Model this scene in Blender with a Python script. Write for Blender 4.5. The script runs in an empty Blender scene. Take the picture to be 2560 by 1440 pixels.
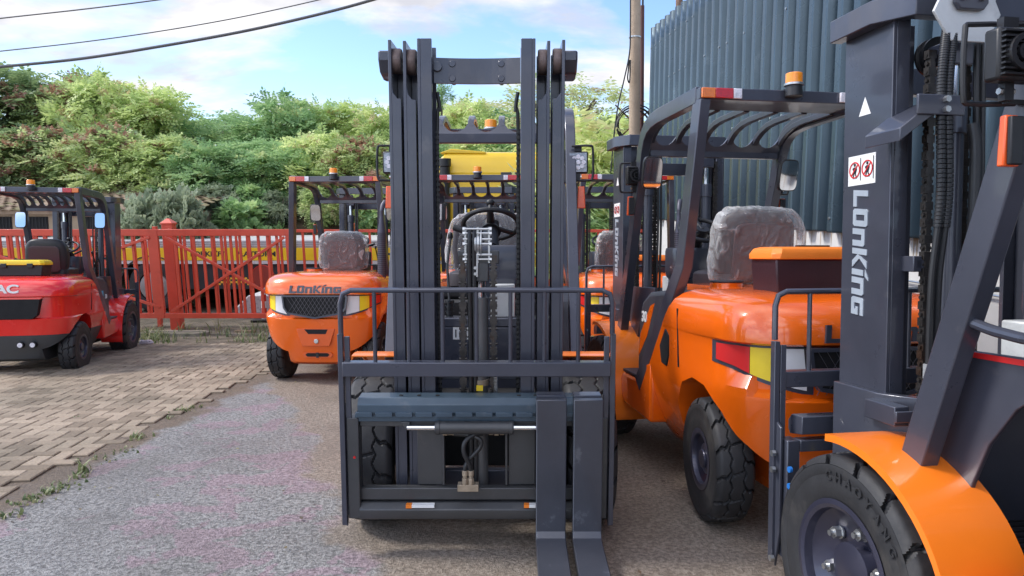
import bpy, math, random
import numpy as np
from mathutils import Matrix, Vector, noise
R=math.radians
S=bpy.context.scene; COL=S.collection
# ---------------------------------------------------------------- camera, sky, sun, exposure
F=1800.0; HOR=640.0; CAMH=1.27; PG=math.atan((720-HOR)/F); SLOPE=R(4.1)
G=Matrix.Rotation(-SLOPE,4,'X')                     # the yard slopes gently down away from the camera
CAMP=G@Vector((0,0,CAMH)); PITCH=PG+SLOPE
cd=bpy.data.cameras.new('camera'); cam=bpy.data.objects.new('camera',cd); COL.objects.link(cam)
cam.location=CAMP; cam.rotation_euler=(R(90)-PITCH,0,0)
cd.sensor_width=36; cd.lens=F/2560*36; cd.clip_start=0.02; cd.clip_end=2000
S.camera=cam
S.view_settings.view_transform='Standard'; S.view_settings.look='None'; S.view_settings.gamma=1
S.view_settings.exposure=0.95
SUN_EL=R(47); SUN_AZ=R(277)      # compass style: 0 = +Y (away), clockwise
w=bpy.data.worlds.new('World'); S.world=w; w.use_nodes=True
nt=w.node_tree; N=nt.nodes; L=nt.links; N.clear()
def nd(t,**k):
    n=N.new(t)
    for a,b in k.items(): setattr(n,a,b)
    return n
def mth(op,a,b=None,c=None,clamp=False):
    n=N.new('ShaderNodeMath'); n.operation=op; n.use_clamp=clamp
    for i,v in enumerate((a,b,c)):
        if v is None: continue
        if isinstance(v,(int,float)): n.inputs[i].default_value=v
        else: L.new(v,n.inputs[i])
    return n.outputs[0]
out=nd('ShaderNodeOutputWorld'); bg=nd('ShaderNodeBackground'); sky=nd('ShaderNodeTexSky')
sky.sky_type='NISHITA'; sky.sun_disc=False; sky.sun_elevation=SUN_EL; sky.sun_rotation=SUN_AZ
sky.air_density=1.0; sky.dust_density=.6; sky.ozone_density=1.2
tc=nd('ShaderNodeTexCoord'); sp=nd('ShaderNodeSeparateXYZ'); L.new(tc.outputs['Generated'],sp.inputs[0])
den=mth('ADD',mth('MAXIMUM',sp.outputs['Z'],0.0),0.22)
cb=nd('ShaderNodeCombineXYZ'); L.new(mth('DIVIDE',sp.outputs['X'],den),cb.inputs[0]); L.new(mth('DIVIDE',sp.outputs['Y'],den),cb.inputs[1])
def wn(scale,det,rough,off):
    mp=nd('ShaderNodeMapping'); mp.inputs['Location'].default_value=off; mp.inputs['Scale'].default_value=(1,1.25,1); L.new(cb.outputs[0],mp.inputs[0])
    n=nd('ShaderNodeTexNoise'); n.inputs['Scale'].default_value=scale; n.inputs['Detail'].default_value=det; n.inputs['Roughness'].default_value=rough; n.inputs['Distortion'].default_value=.25
    L.new(mp.outputs[0],n.inputs['Vector']); return n.outputs[0]
cl=wn(1.15,7,.55,(3.1,1.7,0)); cl2=wn(3.2,6,.55,(8.2,4.7,0))
rp=nd('ShaderNodeValToRGB'); L.new(cl,rp.inputs[0]); rp.color_ramp.elements[0].position=.47; rp.color_ramp.elements[1].position=.585
# cloud self shading: greyer bellies
rp2=nd('ShaderNodeValToRGB'); L.new(cl2,rp2.inputs[0]); rp2.color_ramp.elements[0].position=.38; rp2.color_ramp.elements[1].position=.62
rp2.color_ramp.elements[0].color=(4.7,4.75,5.25,1); rp2.color_ramp.elements[1].color=(7.2,7.1,7.2,1)
sc_=nd('ShaderNodeMix'); sc_.data_type='RGBA'; sc_.blend_type='MULTIPLY'; sc_.inputs[0].default_value=1; L.new(sky.outputs[0],sc_.inputs[6]); sc_.inputs[7].default_value=(1.10,1.24,1.48,1)
dt=nd('ShaderNodeVectorMath',operation='DOT_PRODUCT'); L.new(tc.outputs['Generated'],dt.inputs[0]); dt.inputs[1].default_value=(-.60,-.52,.61)   # added glow in the unseen clouds behind the camera, to light front faces
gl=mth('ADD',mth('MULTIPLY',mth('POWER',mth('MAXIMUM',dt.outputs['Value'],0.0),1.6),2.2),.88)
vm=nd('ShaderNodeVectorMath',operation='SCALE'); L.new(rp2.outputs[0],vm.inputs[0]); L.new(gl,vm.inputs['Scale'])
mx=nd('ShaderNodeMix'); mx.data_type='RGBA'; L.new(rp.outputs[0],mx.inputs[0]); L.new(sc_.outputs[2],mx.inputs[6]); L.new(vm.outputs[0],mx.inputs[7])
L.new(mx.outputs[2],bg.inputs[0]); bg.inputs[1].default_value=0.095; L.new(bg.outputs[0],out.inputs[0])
sd=bpy.data.lights.new('sun','SUN'); sd.energy=1.7; sd.angle=R(12); sd.color=(1,.95,.88)
sun=bpy.data.objects.new('sun',sd); COL.objects.link(sun)
dv=Vector((math.sin(SUN_AZ)*math.cos(SUN_EL),math.cos(SUN_AZ)*math.cos(SUN_EL),math.sin(SUN_EL)))
sun.rotation_euler=dv.to_track_quat('Z','Y').to_euler()

def WP(px,py,D):
    "photo pixel at world depth D (metres along +Y from the camera) -> world point"
    v=(720-py)/F; y=math.cos(PITCH)+v*math.sin(PITCH); z=-math.sin(PITCH)+v*math.cos(PITCH)
    t=D/y; return Vector((CAMP.x+(px-1280)/F*t,CAMP.y+D,CAMP.z+z*t))
# ---------------------------------------------------------------- materials
MATS={}
def mat(name,col,rough=.5,metal=0,coat=0,var=.08,vscale=6,bump=0,bscale=40,spec=.5,emit=None,trans=0,rvar=.1,droplets=0,dirt=None):
    if name in MATS: return MATS[name]
    m=bpy.data.materials.new(name); m.use_nodes=True; t=m.node_tree; n=t.nodes; l=t.links
    b=n['Principled BSDF']; b.inputs['Roughness'].default_value=rough; b.inputs['Metallic'].default_value=metal
    b.inputs['Coat Weight'].default_value=coat; b.inputs['Coat Roughness'].default_value=.06
    b.inputs['Specular IOR Level'].default_value=spec
    if trans: b.inputs['Transmission Weight'].default_value=trans
    tcn=n.new('ShaderNodeTexCoord'); nz=n.new('ShaderNodeTexNoise'); nz.inputs['Scale'].default_value=vscale; nz.inputs['Detail'].default_value=6; nz.inputs['Roughness'].default_value=.6
    l.new(tcn.outputs['Object'],nz.inputs['Vector'])
    r=n.new('ShaderNodeValToRGB'); r.color_ramp.elements[0].position=.3; r.color_ramp.elements[1].position=.7
    r.color_ramp.elements[0].color=tuple(c*(1-var) for c in col)+(1,); r.color_ramp.elements[1].color=tuple(min(1,c*(1+var)) for c in col)+(1,)
    l.new(nz.outputs[0],r.inputs[0]); src=r.outputs[0]
    if dirt:
        nz2=n.new('ShaderNodeTexNoise'); nz2.inputs['Scale'].default_value=dirt[1]; nz2.inputs['Detail'].default_value=8; nz2.inputs['Roughness'].default_value=.65; l.new(tcn.outputs['Object'],nz2.inputs['Vector'])
        r2=n.new('ShaderNodeValToRGB'); r2.color_ramp.elements[0].position=dirt[2]; r2.color_ramp.elements[1].position=dirt[2]+.12; l.new(nz2.outputs[0],r2.inputs[0])
        mf=n.new('ShaderNodeMath'); mf.operation='MULTIPLY'; mf.inputs[1].default_value=dirt[3]; l.new(r2.outputs[0],mf.inputs[0])
        mm=n.new('ShaderNodeMix'); mm.data_type='RGBA'; l.new(mf.outputs[0],mm.inputs[0]); l.new(src,mm.inputs[6]); mm.inputs[7].default_value=tuple(dirt[0])+(1,); src=mm.outputs[2]
    l.new(src,b.inputs['Base Color'])
    if rvar:
        mr=n.new('ShaderNodeMapRange'); mr.inputs[3].default_value=max(0,rough-rvar); mr.inputs[4].default_value=min(1,rough+rvar); nz3=n.new('ShaderNodeTexNoise'); nz3.inputs['Scale'].default_value=vscale*2.3; nz3.inputs['Detail'].default_value=5
        l.new(tcn.outputs['Object'],nz3.inputs['Vector']); l.new(nz3.outputs[0],mr.inputs[0]); l.new(mr.outputs[0],b.inputs['Roughness'])
    if bump:
        nb=n.new('ShaderNodeTexNoise'); nb.inputs['Scale'].default_value=bscale; nb.inputs['Detail'].default_value=4; l.new(tcn.outputs['Object'],nb.inputs['Vector'])
        bp=n.new('ShaderNodeBump'); bp.inputs['Strength'].default_value=bump; bp.inputs['Distance'].default_value=.01; l.new(nb.outputs[0],bp.inputs['Height']); l.new(bp.outputs[0],b.inputs['Normal'])
    if emit: b.inputs['Emission Color'].default_value=tuple(emit[:3])+(1,); b.inputs['Emission Strength'].default_value=emit[3]
    MATS[name]=m; return m
ORANGE=mat('orange_paint',(.86,.135,.005),.24,0,.9,.04,3,.02,9,dirt=((.6,.25,.10),5,.68,.14))
DORANGE=mat('fender_orange',(.85,.19,.012),.34,0,.4,.05,3,.03,30)
SLATE=mat('slate_paint',(.061,.065,.086),.31,.25,.35,.14,4,.03,60,dirt=((.16,.155,.16),7,.62,.35))
SLATEB=mat('slate_blue_paint',(.048,.078,.108),.4,.2,.3,.16,5,.04,60,dirt=((.15,.16,.17),8,.6,.4))
DGREY=mat('carriage_grey_paint',(.056,.057,.059),.42,.2,.15,.15,5,.05,60,dirt=((.14,.125,.11),6,.6,.4))
BLACK=mat('black_plastic',(.014,.014,.016),.45,0,0,.2,8,.04,80)
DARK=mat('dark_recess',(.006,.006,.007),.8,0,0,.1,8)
POD=mat('grey_moulded_plastic',(.045,.047,.058),.5,0,0,.1,8,.1,150)
RUB=mat('tyre_rubber',(.022,.022,.024),.62,0,0,.2,9,.12,60,dirt=((.075,.068,.06),4,.56,.5))
RUBG=mat('tyre_rubber_dusty',(.04,.04,.042),.7,0,0,.2,9,.12,60,dirt=((.13,.12,.11),6,.5,.7))
RIM=mat('rim_paint',(.055,.055,.085),.32,.5,.3,.1,5)
STEEL=mat('zinc_steel',(.52,.53,.53),.33,.9,0,.12,12,.03,60)
GALV=mat('galvanised_plate',(.62,.63,.62),.5,.35,0,.12,9,.05,60,dirt=((.35,.35,.35),5,.55,.5))
CHROME=mat('chrome_rod',(.75,.76,.78),.12,1,0,.03,5)
CHAIN=mat('oily_chain',(.06,.054,.05),.35,.6,0,.3,30,.1,80,dirt=((.10,.045,.02),9,.58,.6))
BRASS=mat('dirty_brass',(.36,.29,.21),.5,.4,0,.25,30,.1,90)
HOSE=mat('hose_rubber',(.02,.02,.021),.42,0,0,.15,12)
REDP=mat('red_truck_paint',(.78,.018,.014),.24,0,.9,.05,3,.02,9)
GREYP=mat('bumper_grey',(.055,.06,.065),.45,0,.1,.1,4,.05,60)
WHITEP=mat('white_print',(.78,.78,.76),.5,0,0,.05,8)
LETT=mat('letter_silver',(.52,.58,.64),.35,.4,0,.1,10)
LETD=mat('letter_dark',(.05,.055,.075),.35,.3,.2,.1,10)
AMBER=mat('amber_lens',(.95,.22,.01),.15,0,.6,.15,40,.15,90,trans=.15)
REDL=mat('red_lens',(.62,.01,.012),.15,0,.6,.2,40,.15,90,trans=.15)
WHITEL=mat('clear_lens',(.72,.70,.74),.15,0,.6,.25,50,.3,90)
YELR=mat('yellow_reflective',(.85,.62,.02),.4,0,.2,.06,8)
REDR=mat('red_reflective',(.62,.02,.02),.4,0,.2,.06,8)
WHR=mat('white_reflective',(.72,.72,.72),.4,0,.2,.06,8)
YELLID=mat('yellow_plastic',(.85,.6,.02),.42,0,0,.05,8)
BOXM=mat('maroon_black_plastic',(.035,.014,.02),.42,0,0,.1,8,.08,90)
BOXO=mat('orange_plastic',(.86,.22,.02),.42,0,0,.05,8,.05,90)
MIRR=mat('mirror_glass',(.85,.87,.9),.04,1,0,.01,5,rvar=0)
LED=mat('led_array',(.30,.33,.37),.2,.3,.6,.3,60,.5,70)
GATE=mat('red_gate_paint',(.66,.075,.035),.42,0,.25,.12,3,.05,40,dirt=((.40,.05,.03),4,.6,.5))
CORR=None
def film():
    m=bpy.data.materials.new('clear_plastic_film'); m.use_nodes=True; t=m.node_tree; n=t.nodes; l=t.links
    b=n['Principled BSDF']; b.inputs['Base Color'].default_value=(.8,.8,.8,1); b.inputs['Roughness'].default_value=.08; b.inputs['Specular IOR Level'].default_value=1
    tr=n.new('ShaderNodeBsdfTransparent'); mx=n.new('ShaderNodeMixShader'); tc=n.new('ShaderNodeTexCoord')
    mp=n.new('ShaderNodeMapping'); mp.inputs['Scale'].default_value=(1,1,1.6); l.new(tc.outputs['Object'],mp.inputs[0])
    nz=n.new('ShaderNodeTexNoise'); nz.inputs['Scale'].default_value=3.2; nz.inputs['Detail'].default_value=3; nz.inputs['Roughness'].default_value=.45; nz.inputs['Distortion'].default_value=.9; l.new(mp.outputs[0],nz.inputs['Vector'])
    mp2=n.new('ShaderNodeMapping'); mp2.inputs['Scale'].default_value=(13,13,8); mp2.inputs['Rotation'].default_value=(.3,.5,0); l.new(tc.outputs['Object'],mp2.inputs[0])
    n2=n.new('ShaderNodeTexNoise'); n2.inputs['Scale'].default_value=1; n2.inputs['Detail'].default_value=5; n2.inputs['Distortion'].default_value=1.4; l.new(mp2.outputs[0],n2.inputs['Vector'])
    s1=n.new('ShaderNodeMapRange'); s1.interpolation_type='SMOOTHSTEP'; l.new(n2.outputs[0],s1.inputs[0]); s1.inputs[1].default_value=.56; s1.inputs[2].default_value=.70; s1.inputs[3].default_value=.10; s1.inputs[4].default_value=.38
    lw=n.new('ShaderNodeLayerWeight'); lw.inputs[0].default_value=.42
    mr=n.new('ShaderNodeMath'); mr.operation='MULTIPLY_ADD'; mr.use_clamp=True; l.new(lw.outputs['Facing'],mr.inputs[0]); mr.inputs[1].default_value=.62; l.new(s1.outputs[0],mr.inputs[2])
    l.new(mr.outputs[0],mx.inputs[0]); l.new(tr.outputs[0],mx.inputs[1]); l.new(b.outputs[0],mx.inputs[2]); l.new(mx.outputs[0],n['Material Output'].inputs[0])
    bp=n.new('ShaderNodeBump'); bp.inputs['Strength'].default_value=1; bp.inputs['Distance'].default_value=.035; l.new(n2.outputs[0],bp.inputs['Height']); l.new(bp.outputs[0],b.inputs['Normal'])
    return m
FILM=film()
# ---------------------------------------------------------------- mesh builder
class MB:
    def __init__(s): s.v=[]; s.f=[]
    def add(s,vs,fs):
        o=len(s.v); s.v+=[tuple(p) for p in vs]; s.f+=[tuple(i+o for i in f) for f in fs]; return s
    def box(s,x0,x1,y0,y1,z0,z1):
        x0,x1=min(x0,x1),max(x0,x1); y0,y1=min(y0,y1),max(y0,y1); z0,z1=min(z0,z1),max(z0,z1)
        return s.add([(x0,y0,z0),(x1,y0,z0),(x1,y1,z0),(x0,y1,z0),(x0,y0,z1),(x1,y0,z1),(x1,y1,z1),(x0,y1,z1)],
            [(0,3,2,1),(4,5,6,7),(0,1,5,4),(1,2,6,5),(2,3,7,6),(3,0,4,7)])
    def prism(s,poly,ax,a,b):
        "poly: 2-D points in the two other axes (x: (y,z); y: (x,z); z: (x,y))"
        n=len(poly); ar=sum(poly[i][0]*poly[(i+1)%n][1]-poly[(i+1)%n][0]*poly[i][1] for i in range(n))
        flip=(ar>0)
        if ax=='y': flip=not flip
        if a>b: a,b=b,a
        def P(p,t): return {'x':(t,p[0],p[1]),'y':(p[0],t,p[1]),'z':(p[0],p[1],t)}[ax]
        vs=[P(p,a) for p in poly]+[P(p,b) for p in poly]
        fa=tuple(range(n)); fb=tuple(range(n,2*n)); sd=[(i,(i+1)%n,(i+1)%n+n,i+n) for i in range(n)]
        if flip: fs=[fa[::-1],fb]+sd
        else: fs=[fa,fb[::-1]]+[q[::-1] for q in sd]
        return s.add(vs,fs)
    def ring(s,rings,closed=True,cap=True):
        n=len(rings[0]); vs=[p for r in rings for p in r]; fs=[]
        for i in range(len(rings)-1):
            for j in range(n if closed else n-1):
                k=(j+1)%n; fs.append((i*n+j,i*n+k,(i+1)*n+k,(i+1)*n+j))
        if cap: fs.append(tuple(range(n))[::-1]); fs.append(tuple(range((len(rings)-1)*n,len(rings)*n)))
        return s.add(vs,fs)
    def cyl(s,p,q,r,r2=None,n=16,cap=True):
        p=Vector(p); q=Vector(q); d=(q-p).normalized(); u=d.orthogonal().normalized(); v=d.cross(u); r2=r if r2 is None else r2
        return s.ring([[p+(u*math.cos(a)+v*math.sin(a))*r for a in [2*math.pi*i/n for i in range(n)]],[q+(u*math.cos(a)+v*math.sin(a))*r2 for a in [2*math.pi*i/n for i in range(n)]]],True,cap)
    def frames(s,pts):
        pts=[Vector(p) for p in pts]; out=[]; u=None
        for i,p in enumerate(pts):
            d=(pts[min(i+1,len(pts)-1)]-pts[max(i-1,0)]).normalized()
            if u is None: u=d.orthogonal().normalized() if abs(d.z)>.95 else d.cross(Vector((0,0,1))).normalized()
            u=(u-d*u.dot(d)).normalized(); out.append((p,d,u,d.cross(u)))
        return out
    def tube(s,pts,r,n=8,sub=0,closed=False):
        if sub: pts=smooth(pts,sub,closed)
        fr=s.frames(pts); rr=r if hasattr(r,'__len__') else [r]*len(pts)
        rings=[[p+(u*math.cos(2*math.pi*i/n)+v*math.sin(2*math.pi*i/n))*rr[k] for i in range(n)] for k,(p,d,u,v) in enumerate(fr)]
        if closed: rings.append(rings[0])
        return s.ring(rings,True,not closed)
    def sweep(s,pts,side,w,t):
        "rectangular bar along pts; side = fixed width direction (w), t = thickness across"
        side=Vector(side).normalized(); pts=[Vector(p) for p in pts]; rings=[]
        for i,p in enumerate(pts):
            a=(pts[i]-pts[i-1]).normalized() if i else (pts[1]-pts[0]).normalized()
            b=(pts[i+1]-pts[i]).normalized() if i<len(pts)-1 else a
            d=(a+b).normalized(); nn=d.cross(side).normalized(); k=1/max(.5,d.dot(a))
            rings.append([p+side*w/2+nn*t/2*k,p-side*w/2+nn*t/2*k,p-side*w/2-nn*t/2*k,p+side*w/2-nn*t/2*k])
        return s.ring(rings)
    def lathe(s,prof,c,ax='x',n=48,sgn=1):
        "prof: (radius, axial) points, closed loop"
        rings=[]
        for i in range(n):
            a=2*math.pi*i/n; ca,sa=math.cos(a),math.sin(a)
            if ax=='x': rings.append([(c[0]+sgn*t,c[1]+r*ca,c[2]+r*sa) for r,t in prof])
            elif ax=='z': rings.append([(c[0]+r*ca,c[1]+r*sa,c[2]+t) for r,t in prof])
            else: rings.append([(c[0]+r*ca,c[1]+sgn*t,c[2]+r*sa) for r,t in prof])
        rings.append(rings[0]); return s.ring(rings,True,False)
    def grid(s,P):
        nu=len(P); nv=len(P[0]); return s.add([p for r in P for p in r],[(i*nv+j,(i+1)*nv+j,(i+1)*nv+j+1,i*nv+j+1) for i in range(nu-1) for j in range(nv-1)])
    def super(s,c,h,e=.5,nu=24,nv=14,fn=None):
        P=[]
        f=lambda x,p:math.copysign(abs(x)**p,x)
        for i in range(nu+1):
            a=2*math.pi*i/nu; row=[]
            for j in range(nv+1):
                b=-math.pi/2+math.pi*j/nv
                p=Vector((h[0]*f(math.cos(b),e)*f(math.cos(a),e),h[1]*f(math.cos(b),e)*f(math.sin(a),e),h[2]*f(math.sin(b),e)))
                if fn: p=fn(p)
                row.append(p+Vector(c))
            P.append(row)
        return s.grid(P)
    def xf(s,M): s.v=[tuple(M@Vector(p)) for p in s.v]; return s
    def mirror(s):
        n=len(s.v); s.v+=[(-x,y,z) for x,y,z in s.v]; s.f+=[tuple(i+n for i in f)[::-1] for f in s.f]; return s
    def mesh(s,name,sharp=35):
        me=bpy.data.meshes.new(name); me.from_pydata(s.v,[],s.f); me.validate(); me.shade_smooth(); me.set_sharp_from_angle(angle=R(sharp)); return me
def smooth(pts,sub=6,closed=False):
    P=[Vector(p) for p in pts]; n=len(P); out=[]
    rng=range(n if closed else n-1)
    for i in rng:
        g=lambda k:P[k%n] if closed else P[min(max(k,0),n-1)]
        a,b,c,d=g(i-1),g(i),g(i+1),g(i+2)
        for k in range(sub):
            t=k/sub; out.append(.5*((2*b)+(c-a)*t+(2*a-5*b+4*c-d)*t*t+(3*b-a-3*c+d)*t**3))
    if not closed: out.append(P[-1])
    return out
def obj(name,b,m,parent=None,bev=0,seg=2,sharp=35,mats=None):
    me=b if isinstance(b,bpy.types.Mesh) else b.mesh(name,sharp)
    if m and not me.materials: me.materials.append(m)
    o=bpy.data.objects.new(name,me); COL.objects.link(o)
    if parent: o.parent=parent
    if bev:
        k=o.modifiers.new('bevel','BEVEL'); k.width=bev; k.segments=seg; k.limit_method='ANGLE'; k.angle_limit=R(40); k.harden_normals=False
    return o
def tag(o,label,cat=None,group=None,kind=None):
    if label: o['label']=label
    if cat: o['category']=cat
    if group: o['group']=group
    if kind: o['kind']=kind
    return o
def empty(name,label,cat,M=None,group=None):
    o=bpy.data.objects.new(name,None); COL.objects.link(o); o.empty_display_size=.2
    if M is not None: o.matrix_world=M
    return tag(o,label,cat,group)
def GM(X,Y,z=0,head=0): return G@Matrix.Translation((X,Y,z))@Matrix.Rotation(R(head),4,'Z')   # on the sloping yard
def boolcut(b,cut,name):
    a=bpy.data.objects.new('tmp',b.mesh('tmp')); c=bpy.data.objects.new('tmpc',cut.mesh('tmpc')); COL.objects.link(a); COL.objects.link(c)
    k=a.modifiers.new('b','BOOLEAN'); k.object=c; k.operation='DIFFERENCE'; k.solver='EXACT'
    dg=bpy.context.evaluated_depsgraph_get(); me=bpy.data.meshes.new_from_object(a.evaluated_get(dg)); me.name=name
    bpy.data.objects.remove(a); bpy.data.objects.remove(c); me.shade_smooth(); me.set_sharp_from_angle(angle=R(32)); me.materials.clear(); return me
def text(name,s,h,m,parent,M,bold=.0,ext=.002,align='CENTER',sx=1):
    c=bpy.data.curves.new(name,'FONT'); c.body=s; c.size=h/.7; c.offset=bold*h; c.extrude=ext; c.align_x=align
    o=bpy.data.objects.new('t',c); COL.objects.link(o); dg=bpy.context.evaluated_depsgraph_get()
    me=bpy.data.meshes.new_from_object(o.evaluated_get(dg)); bpy.data.objects.remove(o); me.name=name
    me.transform(M@Matrix.Scale(sx,4,(1,0,0))); me.materials.clear(); me.materials.append(m)
    q=bpy.data.objects.new(name,me); COL.objects.link(q)
    if parent: q.parent=parent
    return q
def basis(o,r,u):
    r=Vector(r).normalized(); u=Vector(u).normalized(); n=r.cross(u)
    return Matrix(((r.x,u.x,n.x,o[0]),(r.y,u.y,n.y,o[1]),(r.z,u.z,n.z,o[2]),(0,0,0,1)))
# block lettering of the truck name (drawn letter by letter)
def wordmark(b,o,r,u,h,d=.004,width=None,sk=.12):
    t=.3
    def rc(x0,y0,x1,y1): return [(x0,y0),(x1,y0),(x1,y1),(x0,y1)]
    GL={'L':[rc(0,0,t,1),rc(t,0,.85,t*.8)],
     'O':[[(0,.1),(.1,0),(t,0),(t,1),(.1,1),(0,.9)],[(.9-t,0),(.8,0),(.9,.1),(.9,.9),(.8,1),(.9-t,1)],rc(t,0,.9-t,t*.7),rc(t,1-t*.7,.9-t,1)],
     'N':[rc(0,0,t,.82),[(.9-t,0),(.9,0),(.9,.72),(.8,.82),(.9-t,.82)],rc(t,.82-t*.7,.9-t,.82)],
     'K':[rc(0,0,t,1),[(t,.38),(.62,1),(.98,1),(.5,.5)],[(t,.38),(.5,.5),(1.0,0),(.66,0)]],
     'I':[rc(0,0,t,.78),[(-.05,.9),(.35,1.12),(.5,1.12),(t,.9)]],
     'G':[[(0,.1),(.1,0),(t,0),(t,.82),(.1,.82),(0,.72)],rc(t,0,.62,t*.7),rc(t,.82-t*.7,.92,.82),rc(.62,0,.92,.46),rc(.5,.3,.62,.46)]}
    adv={'L':.95,'O':1.02,'N':1.02,'K':1.08,'I':.42,'G':1.0}; word='LONKING'; tot=sum(adv[c] for c in word)-.1
    k=h if width is None else width/tot; M=basis(o,r,u); x=-tot/2
    for c in word:
        for p in GL[c]:
            q=MB().prism([((x+a+sk*bb)*k,(bb-.5)*h) for a,bb in p],'z',0,d); q.xf(M); b.add(q.v,q.f)
        x+=adv[c]
    return b
# ---------------------------------------------------------------- wheels
CACHE={}
def tyre_mesh(rad,wd,rim,nl,name):
    if name in CACHE: return CACHE[name]
    b=MB(); n=nl*26; nv=44; P=[]
    tri=lambda x:abs((x%1)*2-1)
    for i in range(n+1):
        a=2*math.pi*i/n; u=i/n*nl; row=[]
        for j in range(nv+1):
            v=-1+2*j/nv; av=abs(v); edge=max(0,av-.75)/.25; r=rad-.010*av**2-.022*edge**2.2
            sg=.5 if v>0 else 0; zz=.34+.075*(tri(2*u+sg)*2-1)
            sm=lambda d,w:max(0.,min(1.,(w-d)/.022))
            wr=lambda q:abs((q+.5)%1-.5)
            if av>zz: g=sm(wr(u+sg+.38*(av-.34)+.05*math.sin(av*14)),.062)
            else: g=.85*sm(wr(u+.5+.22*v),.045)
            g=max(g,.85*sm(abs(av-zz)*.8,.034))
            r-=g*(.012+.020*av*av); x=v*wd/2*(1-.03*g*av**4)
            row.append((x,r*math.cos(a),r*math.sin(a)))
        P.append(row)
    b.grid(P)
    # sidewalls
    for s in (-1,1):
        pr=[]
        r1=rad-.010-.022; w0=wd/2
        pr=[(r1-.001,w0*1.0),(r1-.012,w0*1.02),(r1-.03,w0*1.0),(r1-.034,w0*.985),((r1+rim)/2,w0*1.01),(rim+.02,w0*.97),(rim+.012,w0*.93),(rim,w0*.9)]
        Q=[[(s*t,r*math.cos(2*math.pi*i/64),r*math.sin(2*math.pi*i/64)) for r,t in pr] for i in range(65)]
        b.grid(Q if s<0 else [q for q in Q][::-1])
        Q2=[[(s*t,r*math.cos(2*math.pi*i/n),r*math.sin(2*math.pi*i/n)) for r,t in ((r1-.03,w0*.96),(rad-.05,w0*.985))] for i in range(n+1)]
        b.grid(Q2 if s<0 else Q2[::-1])
    me=b.mesh(name,28); me.materials.append(RUB); CACHE[name]=me; return me
def rim_mesh(rim,wd,hub,name):
    if name in CACHE: return CACHE[name]
    b=MB(); w0=wd/2
    b.lathe([(rim+.006,w0*.92),(rim+.012,w0*.97),(rim-.004,w0*.99),(rim-.016,w0*.94),(rim-.02,w0*.7),(rim-.05,w0*.5),(rim*.62,w0*.34),(hub,w0*.3),(hub*.98,w0*.62),(hub*.55,w0*.72),(.001,w0*.72),(.001,-w0*.9),(rim,-w0*.9)],(0,0,0),'x',48)
    me=b.mesh(name,30); me.materials.append(RIM); CACHE[name]=me; return me
def nuts_mesh(r,x,size,n,name):
    if name in CACHE: return CACHE[name]
    b=MB()
    for i in range(n):
        a=2*math.pi*i/n+.3; y,z=r*math.cos(a),r*math.sin(a)
        b.cyl((x,y,z),(x+.006,y,z),size*1.15,n=16).cyl((x+.006,y,z),(x+.028,y,z),size,n=6).cyl((x+.028,y,z),(x+.042,y,z),size*.5,n=10)
    me=b.mesh(name,30); me.materials.append(STEEL); CACHE[name]=me; return me
def wheel(root,x,y,z,rad,wd,rim,hub,nl,front,steer=0,dusty=False):
    kind='f' if front else 'r'
    e=tyre_mesh(rad,wd,rim,nl,'tyre'+kind)
    if dusty:
        if 'td'+kind not in CACHE: q=e.copy(); q.materials.clear(); q.materials.append(RUBG); CACHE['td'+kind]=q
        e=CACHE['td'+kind]
    t=obj('wheel',rim_mesh(rim,wd,hub,'rim'+kind),None,root); s=1 if x>0 else -1
    t.location=(x,y,z); t.rotation_euler=(random.random()*.8,0,R(steer)+(0 if s>0 else math.pi))
    ty=obj('tyre',e,None,t)
    if front:
        for i in range(6): nu=obj('wheel_nut',nuts_mesh(hub*1.45,wd/2*.36,.019,1,'wheel_nut'),None,t); nu.rotation_euler=(math.pi/3*i,0,0)
    else: obj('hub_cap',MB().cyl((wd/2*.3,0,0),(wd/2*.86,0,0),.048,.044,n=24),RIM,t,.006)
    return t
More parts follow.
